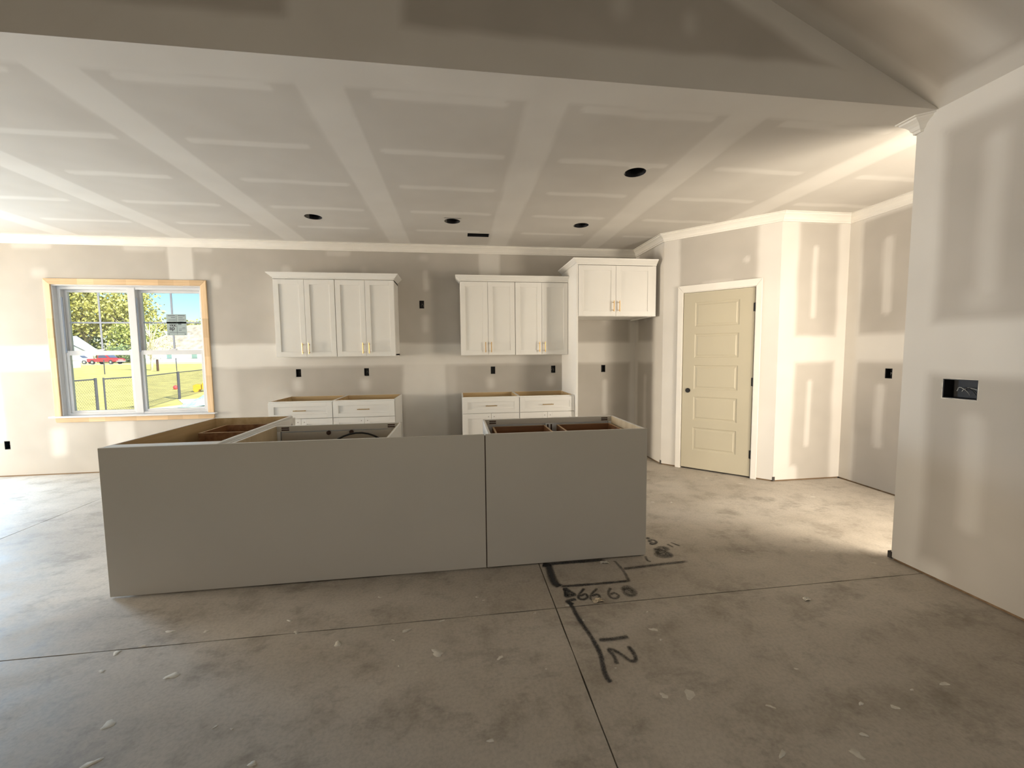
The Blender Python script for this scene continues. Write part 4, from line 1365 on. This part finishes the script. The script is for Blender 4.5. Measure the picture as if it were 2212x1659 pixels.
m_ = MB()
gx = np.linspace(-190, 120, 32)
gy = np.concatenate([np.linspace(0.3, 30, 8), np.linspace(36, 90, 10), np.linspace(110, 260, 5)])
for x in gx:
    for y in gy:
        m_.v.append((float(x), float(y), gz(float(y))))
ny = len(gy)
for i in range(len(gx) - 1):
    for j in range(ny - 1):
        a = i * ny + j
        m_.f.append((a, a + ny, a + ny + 1, a + 1))
structure(m_.build('lawn', 'grass', smooth=True), 'sunlit yellow-green lawn outside the window')
m_ = MB()
m_.prism([(-14.0, 9.6), (-9.3, 11.0), (-8.8, 12.2), (-10.4, 14.4), (-8.6, 15.0), (-4.0, 13.5), (-3.0, 9.0), (-7.0, 6.0)][1:], -0.499, -0.485, 'z')
structure(m_.build('sand_patch', 'sand'), 'bare sandy ground beside the fence')
structure(MB().box(-130, 40, 76, 83.5, 0.30, 0.36).build('driveway', 'gravel'), 'pale driveway under the parked trucks')


def chain_link(label, P, Q, zt=0.72, zb=-0.46, gate=False, name='chain_link_fence'):
    P, Q = Vector((P[0], P[1], 0)), Vector((Q[0], Q[1], 0))
    root = thing(name, label, 'fence', (P.x, P.y, -0.5), 0, 'chain link fence')
    d = Q - P
    L = d.length
    d.normalize()
    n = Vector((-d.y, d.x, 0))
    base = Vector((0, 0, 0.5))
    up = Vector((0, 0, 1))
    m_ = MB()
    m_.tube([base + up * zt, base + d * L + up * zt], 0.021, 8)
    m_.build('top_rail', 'fence', root)
    m_ = MB()
    m_.tube([base + up * (zb + 0.02), base + d * L + up * (zb + 0.02)], 0.016 if gate else 0.006, 6)
    m_.build('bottom_rail' if gate else 'tension_wire', 'fence', root)
    posts = (0.0, L) if gate else ((0.0, L))
    for t in posts:
        m_ = MB()
        m_.tube([base + d * t + up * -0.5, base + d * t + up * (zt + 0.04)], 0.024 if gate else 0.037, 10)
        m_.build('post', 'fence', root)
    w = MB()
    hh = zt - zb
    sp = 0.100
    hw = 0.0015
    k = int((L + hh) / sp) + 1
    for sgn in (1, -1):
        for i in range(k):
            a = i * sp - hh if sgn > 0 else i * sp
            t0, z0_, t1, z1_ = a, zb, a + sgn * hh, zt
            # clip to 0..L
            def cl(t, z, t2, z2):
                if t < 0:
                    f = -t / (t2 - t); return 0.0, z + f * (z2 - z)
                if t > L:
                    f = (t - L) / (t - t2); return L, z + f * (z2 - z)
                return t, z
            if max(t0, t1) <= 0 or min(t0, t1) >= L:
                continue
            a0 = cl(t0, z0_, t1, z1_)
            a1 = cl(t1, z1_, t0, z0_)
            p0, p1 = base + d * a0[0] + up * a0[1], base + d * a1[0] + up * a1[1]
            if (p1 - p0).length < 0.02:
                continue
            s_ = (p1 - p0).normalized().cross(n).normalized()
            b_ = len(w.v)
            off = n * (0.002 * sgn)
            for q in (p0, p1):
                w.v += [tuple(q + off + s_ * hw + n * hw), tuple(q + off - s_ * hw + n * hw), tuple(q + off - s_ * hw - n * hw), tuple(q + off + s_ * hw - n * hw)]
            for j in range(4):
                w.f.append((b_ + j, b_ + (j + 1) % 4, b_ + 4 + (j + 1) % 4, b_ + 4 + j))
    o = w.build('wire_mesh', 'fence', root)
    o['kind'] = 'stuff'
    return root


chain_link('chain link fence run ending left of the gate post', (-9.10, 6.6), (-9.43, 9.13))
chain_link('chain link gate standing next to the fence run', (-9.33, 9.30), (-9.30, 10.9), gate=True, name='chain_link_gate')
chain_link('chain link fence run between gate and corner post', (-9.33, 11.05), (-10.58, 14.77))
chain_link('chain link fence run beyond the corner post', (-10.60, 14.86), (-12.0, 19.6))

far = [(-36.6, 38.3), (-34.9, 42.3), (-32.9, 45.1), (-31.2, 47.4), (-29.6, 50.0), (-29.2, 52.6), (-28.0, 55.0)]
ff = thing('far_fence', 'thin black post fence across the back of the yard', 'fence', (far[0][0], far[0][1], gz(far[0][1])))
for (x, y) in far:
    wbuild(MB().tube([(x, y, gz(y)), (x, y, gz(y) + 1.55)], 0.045, 8), 'post', 'fence', ff)
for p_, q_ in zip(far[:-1], far[1:]):
    wbuild(MB().tube([(*p_, gz(p_[1]) + 1.5), (*q_, gz(q_[1]) + 1.5)], 0.018, 6), 'top_rail', 'fence', ff)
bp_ = MB().tube([(-33.5, 47.8, gz(47.8)), (-33.5, 47.8, gz(47.8) + 1.35)], 0.12, 10)
bp_.tube([(-33.5, 47.8, gz(47.8) + 1.35), (-33.5, 47.8, gz(47.8) + 1.42)], [0.13, 0.06], 10)
tag(bp_.build('timber_post', 'slot', None, loc=(-33.5, 47.8, gz(47.8))), 'thick dark post beside the bare pale tree', 'post')


def tree(name, label, x, y, h, rx, rz_, leafm, n=2600, size=0.42, trunk_r=0.35, crown=(0.35, 1.0), bark='bark', seed=1, clumps=16, group='trees beyond the yard'):
    r = np.random.default_rng(seed)
    z0_ = gz(y)
    root = thing(name, label, 'tree', (x, y, z0_), 0, group)
    t = MB()
    hc = h * (crown[0] + crown[1]) / 2
    t.tube([(0, 0, 0), (0.02 * h, 0, h * 0.3), (-0.01 * h, 0.01 * h, h * 0.6), (0.02 * h, 0, h * 0.92)], [trunk_r, trunk_r * 0.75, trunk_r * 0.45, trunk_r * 0.12], 8)
    cen = []
    for i in range(clumps):
        a = r.uniform(0, 2 * math.pi)
        q = r.uniform(0.25, 1.0) ** 0.6
        zz_ = r.uniform(-1, 1)
        rad = math.sqrt(max(0.05, 1 - zz_ * zz_ * 0.85)) * q
        c = np.array((rx * rad * math.cos(a), rx * rad * math.sin(a), hc + rz_ * zz_))
        cen.append(c)
        s_ = np.array((0.0, 0.0, h * (0.22 + 0.5 * r.random()))) * (1 if c[2] > h * 0.5 else 0.7)
        mid = (s_ + c) / 2 + np.array((0, 0, 0.04 * h))
        t.tube([tuple(s_), tuple(mid), tuple(c)], [trunk_r * 0.32, trunk_r * 0.2, trunk_r * 0.06], 6)
    t.build('trunk', bark, root, smooth=True)
    if n:
        f = MB()
        tone = []
        ci = r.integers(0, clumps, n)
        for i in range(n):
            c = cen[ci[i]]
            p = c + r.normal(0, 1, 3) * np.array((rx * 0.24, rx * 0.24, rz_ * 0.20))
            a, b = r.normal(0, 1, 3), r.normal(0, 1, 3)
            a /= np.linalg.norm(a)
            b -= a * a.dot(b)
            b /= np.linalg.norm(b)
            s_ = size * r.uniform(0.6, 1.3)
            k = len(f.v)
            f.v += [tuple(p - a * s_), tuple(p + b * s_ * 0.55), tuple(p + a * s_), tuple(p - b * s_ * 0.55)]
            f.f.append((k, k + 1, k + 2, k + 3))
            tone += [r.uniform(0.05, 1)] * 4
        f.attr['tone'] = tone
        o = f.build('foliage', leafm, root)
        o['kind'] = 'stuff'
    return root


tree('broad_tree', 'tallest yellow-green tree in the left window pane', -97.0, 117, 19.5, 8.0, 6.6, 'leafy', 5200, 0.50, 0.45, (0.45, 1.02), seed=1, clumps=26)
tree('broad_tree', 'thin-topped tree against the mullion with loose branches', -84.5, 115, 18.0, 7.0, 6.6, 'leafy', 2900, 0.46, 0.4, (0.36, 1.0), seed=2, clumps=26)
tree('leafy_shrub_tree', 'low fresh-green tree behind the red pickup', -79.0, 108.0, 10.0, 4.6, 4.0, 'leafg', 4200, 0.38, 0.25, (0.10, 0.95), seed=3, clumps=22)
tree('leafy_shrub_tree', 'low fresh-green tree left behind the grey-roofed house', -104.2, 123.7, 12.6, 7.6, 5.5, 'leafg', 3600, 0.42, 0.25, (0.10, 0.95), seed=4, clumps=20)
tree('leafy_shrub_tree', 'blue-green bush at the left window edge', -104.0, 119, 12, 6.5, 5.0, 'leafd', 2600, 0.45, 0.25, (0.10, 0.95), seed=5, clumps=16)
tree('leafy_shrub_tree', 'yellow tree behind the bare pale tree', -76.5, 118, 12.0, 5.8, 4.0, 'leafy', 3000, 0.42, 0.25, (0.20, 0.95), seed=6, clumps=18)
tree('leafy_shrub_tree', 'green tree behind the pale roof ridge', -67.0, 122, 13.0, 5.0, 3.4, 'leafg', 2600, 0.42, 0.25, (0.30, 0.95), seed=7, clumps=16)
tree('leafy_shrub_tree', 'green tree at the right edge of the window above the pale roof', -58.0, 119, 13.4, 4.6, 3.0, 'leafg', 2600, 0.42, 0.25, (0.40, 0.95), seed=8, clumps=16)
tree('leafy_shrub_tree', 'dark bush low between red pickup and mullion', -73.6, 97.0, 3.6, 2.2, 1.5, 'leafd', 1800, 0.30, 0.18, (0.05, 0.95), seed=9, clumps=14)
tree('bare_tree', 'pale bare-branched tree in the yard behind the fence', -35.7, 50.1, 6.4, 2.5, 2.3, 'leafy', 750, 0.085, 0.16, (0.28, 1.0), 'birch', seed=10, clumps=42, group=None)


def house(name, label, x0, x1, y0, y1, zb, ze, zr, roofm, hip, wins, gable_=None):
    root = thing(name, label, 'house', ((x0 + x1) / 2, (y0 + y1) / 2, zb))
    wbuild(MB().box(x0, x1, y0, y1, zb - 0.4, ze), 'walls', 'siding', root)
    ov = 0.5
    ym = (y0 + y1) / 2
    r_ = MB()
    r_.v = [(x0 - ov, y0 - ov, ze), (x1 + ov, y0 - ov, ze), (x1 + ov, y1 + ov, ze), (x0 - ov, y1 + ov, ze), (x0 + hip[0], ym, zr), (x1 - hip[1], ym, zr)]
    r_.f = [(0, 1, 5, 4), (1, 2, 5), (2, 3, 4, 5), (3, 0, 4), (3, 2, 1, 0)]
    wbuild(r_, 'roof', roofm, root)
    wbuild(MB().box(x0 - ov, x1 + ov, y0 - ov - 0.06, y0 - ov, ze - 0.22, ze + 0.02), 'fascia', 'siding', root)
    if gable_:
        a, b, zt, d = gable_
        xm = (a + b) / 2
        gb = MB(); gb.prism([(a, ze - 0.3), (b, ze - 0.3), (xm, zt - 0.4)], y0 - d, ym, 'y'); wbuild(gb, 'front_gable', 'roofg', root)
        for (p, q) in (((a - 0.5, ze - 0.3), (xm, zt)), ((b + 0.5, ze - 0.3), (xm, zt))):
            fb_ = MB(); fb_.prism([p, (p[0], p[1] + 0.35), (q[0], q[1] + 0.35), q], y0 - d - 0.25, y0 - d - 0.05, 'y'); wbuild(fb_, 'bargeboard', 'siding', root)
        wbuild(MB().box(a, b, y0 - d, y0, zb, ze - 0.3), 'porch_wall', 'siding', root)
    for (a, b, c, d) in wins:
        w_ = wbuild(MB().box(a - 0.1, b + 0.1, y0 - 0.06, y0 - 0.01, c - 0.1, d + 0.1), 'window', 'siding', root)
        wbuild(MB().box(a, b, y0 - 0.075, y0 - 0.06, c, d), 'pane', 'winb', w_)
    return root


house('neighbour_house', 'grey-roofed house with a white gable behind the parked trucks', -98.0, -86.3, 103, 106.4, 0.35, 3.3, 6.9, 'roofg', (2.0, 2.4), [(-93, -91.5, 1.2, 2.4)], (-92.0, -84.2, 5.6, 1.5))
house('neighbour_house', 'white house with a pale weathered roof behind the bare tree', -69.0, -44.0, 94, 106, 0.30, 3.25, 9.2, 'roofp', (8.0, 4.0), [(-62.4, -61.4, 1.3, 2.5), (-57.3, -56.2, 1.2, 2.5)])
ps = thing('porch_steps', 'grey porch deck at the foot of the white house', 'steps', (-62, 92.9, 0.35))
wbuild(MB().box(-64.8, -59.4, 92.2, 93.8, 0.3, 0.62), 'deck', 'roofg', ps)
wbuild(MB().box(-66.2, -64.8, 92.6, 93.6, 0.3, 0.9), 'step', 'siding', ps)
sh = thing('garden_shed', 'white box shed at the left edge of the window', 'shed', (-56.1, 63.1, gz(63.1)))
wbuild(MB().box(-57.6, -54.6, 62.6, 63.6, gz(63) - 0.3, gz(63) + 2.2), 'walls', 'siding', sh)
wbuild(MB().prism([(62.45, gz(63) + 2.2), (63.75, gz(63) + 2.2), (63.1, gz(63) + 2.42)], -57.7, -54.5, 'x'), 'roof', 'siding', sh)


def vehicle(name, label, x, y, rz, paint, pickup):
    root = thing(name, label, 'truck', (x, y, 0.36), rz)
    # side profile, front toward +x
    if pickup:
        prof = [(-2.75, 0.45), (-2.78, 1.02), (-0.75, 1.05), (-0.70, 1.12), (1.05, 1.15), (2.35, 1.06), (2.68, 0.92), (2.74, 0.45)]
        cabp = [(-0.95, 1.05), (-0.80, 1.72), (-0.55, 1.78), (0.55, 1.78), (0.78, 1.70), (1.42, 1.12), (1.42, 1.05)]
        glassp = [(-0.72, 1.16), (-0.62, 1.64), (0.52, 1.66), (1.10, 1.16)]
    else:
        prof = [(-2.4, 0.45), (-2.45, 1.08), (1.35, 1.12), (2.25, 1.00), (2.42, 0.80), (2.42, 0.45)]
        cabp = [(-2.35, 1.05), (-2.20, 1.70), (-1.9, 1.80), (0.5, 1.80), (0.75, 1.72), (1.45, 1.10), (1.45, 1.05)]
        glassp = [(-1.95, 1.18), (-1.85, 1.66), (0.55, 1.66), (1.10, 1.18)]
    MB().prism(prof, -0.92, 0.92, 'y').build('body', paint, root, 0.06)
    MB().prism(cabp, -0.80, 0.80, 'y').build('cab', paint, root, 0.05)
    MB().prism(glassp, -0.815, -0.80, 'y').build('side_window', 'carglass', root)
    MB().prism(glassp, 0.80, 0.815, 'y').build('side_window', 'carglass', root)
    ws = MB(); ws.v = [(0.84, -0.70, 1.66), (0.84, 0.70, 1.66), (1.40, 0.76, 1.18), (1.40, -0.76, 1.18)]
    ws.v = [(a + 0.03, b, c + 0.02) for a, b, c in ws.v]; ws.f = [(0, 3, 2, 1)]
    ws.build('windscreen', 'carglass', root)
    for wx in (-1.75, 1.70):
        for s_ in (-1, 1):
            w_ = MB(); w_.tube([(wx, s_ * 0.70, 0.37), (wx, s_ * 0.95, 0.37)], 0.37, 18)
            o = w_.build('wheel', 'tyre', root)
            MB().tube([(wx, s_ * 0.94, 0.37), (wx, s_ * 0.965, 0.37)], 0.20, 14).build('hub', 'chrome', o)
    b_ = MB().box(2.68, 2.80, -0.85, 0.85, 0.42, 0.62) if pickup else MB().box(2.36, 2.48, -0.85, 0.85, 0.42, 0.62)
    b_.build('bumper', 'chrome', root)
    MB().box(2.60 if pickup else 2.34, 2.72 if pickup else 2.44, -0.5, 0.5, 0.70, 0.88).build('grille', 'chrome', root)
    return root


vehicle('pickup_truck', 'red pickup truck parked on the far driveway', -63.4, 79.6, math.radians(-8), 'carred', True)
vehicle('parked_van', 'white van parked behind the red pickup', -73.2, 85.5, math.radians(8), 'carwhite', False)

# things lying by the fence
ty = thing('toy_truck', 'yellow plastic ride-on toy truck beyond the fence', 'toy', (-11.95, 18.9, -0.5), math.radians(10))
MB().prism([(-0.40, 0.14), (-0.42, 0.36), (-0.25, 0.44), (-0.05, 0.40), (-0.05, 0.14)], -0.17, 0.17, 'y').build('tipper', 'yellow', ty, 0.02)
MB().prism([(0.0, 0.14), (0.0, 0.46), (0.10, 0.52), (0.28, 0.50), (0.40, 0.30), (0.40, 0.14)], -0.16, 0.16, 'y').build('cab', 'yellow', ty, 0.02)
for wx in (-0.27, 0.24):
    for s_ in (-1, 1):
        MB().tube([(wx, s_ * 0.12, 0.13), (wx, s_ * 0.20, 0.13)], 0.13, 14).build('wheel', 'yellow', ty)
m_ = MB()
r = np.random.default_rng(4)
n = 26
bump_ = r.normal(0, 1, (n, n))
for _ in range(3):
    bump_ = (bump_ + np.roll(bump_, 1, 0) + np.roll(bump_, -1, 0) + np.roll(bump_, 1, 1) + np.roll(bump_, -1, 1)) / 3.4
for i in range(n):
    for j in range(n):
        u, v = i / (n - 1) * 2 - 1, j / (n - 1) * 2 - 1
        e = max(0.0, 1 - (u * u + v * v) * 0.8)
        m_.v.append((u * 0.95 + 0.05 * bump_[j, i], v * 0.55, max(0.01, e * (0.24 + 0.13 * bump_[i, j]))))
for i in range(n - 1):
    for j in range(n - 1):
        a = i * n + j
        m_.f.append((a, a + n, a + n + 1, a + 1))
o = m_.build('plastic_sheet', 'tarp')
o.location = (-7.55, 11.9, -0.485)
o.rotation_euler = (0, 0, 0.3)
tag(o, 'crumpled pale blue plastic sheet on the sandy ground', 'tarp')
m_ = MB()
m_.prism([(-0.16, 0.0), (0.16, 0.0), (0.13, 0.16), (0.02, 0.27), (-0.10, 0.20)], -0.12, 0.12, 'y')
o = m_.build('red_bag', 'redp', None, 0.03)
o.location = (-7.70, 13.30, -0.497)
tag(o, 'small red bag behind the pale blue plastic sheet', 'bag')
bm = bmesh.new(); bmesh.ops.create_icosphere(bm, subdivisions=2, radius=0.13)
me = bpy.data.meshes.new('red_ball'); bm.to_mesh(me); bm.free(); me.materials.append(M['redp'])
me.polygons.foreach_set('use_smooth', [True] * len(me.polygons))
o = bpy.data.objects.new('red_ball', me); COL.objects.link(o); o.location = (-14.6, 20.9, -0.37)
tag(o, 'small red ball on the lawn behind the fence corner', 'ball')
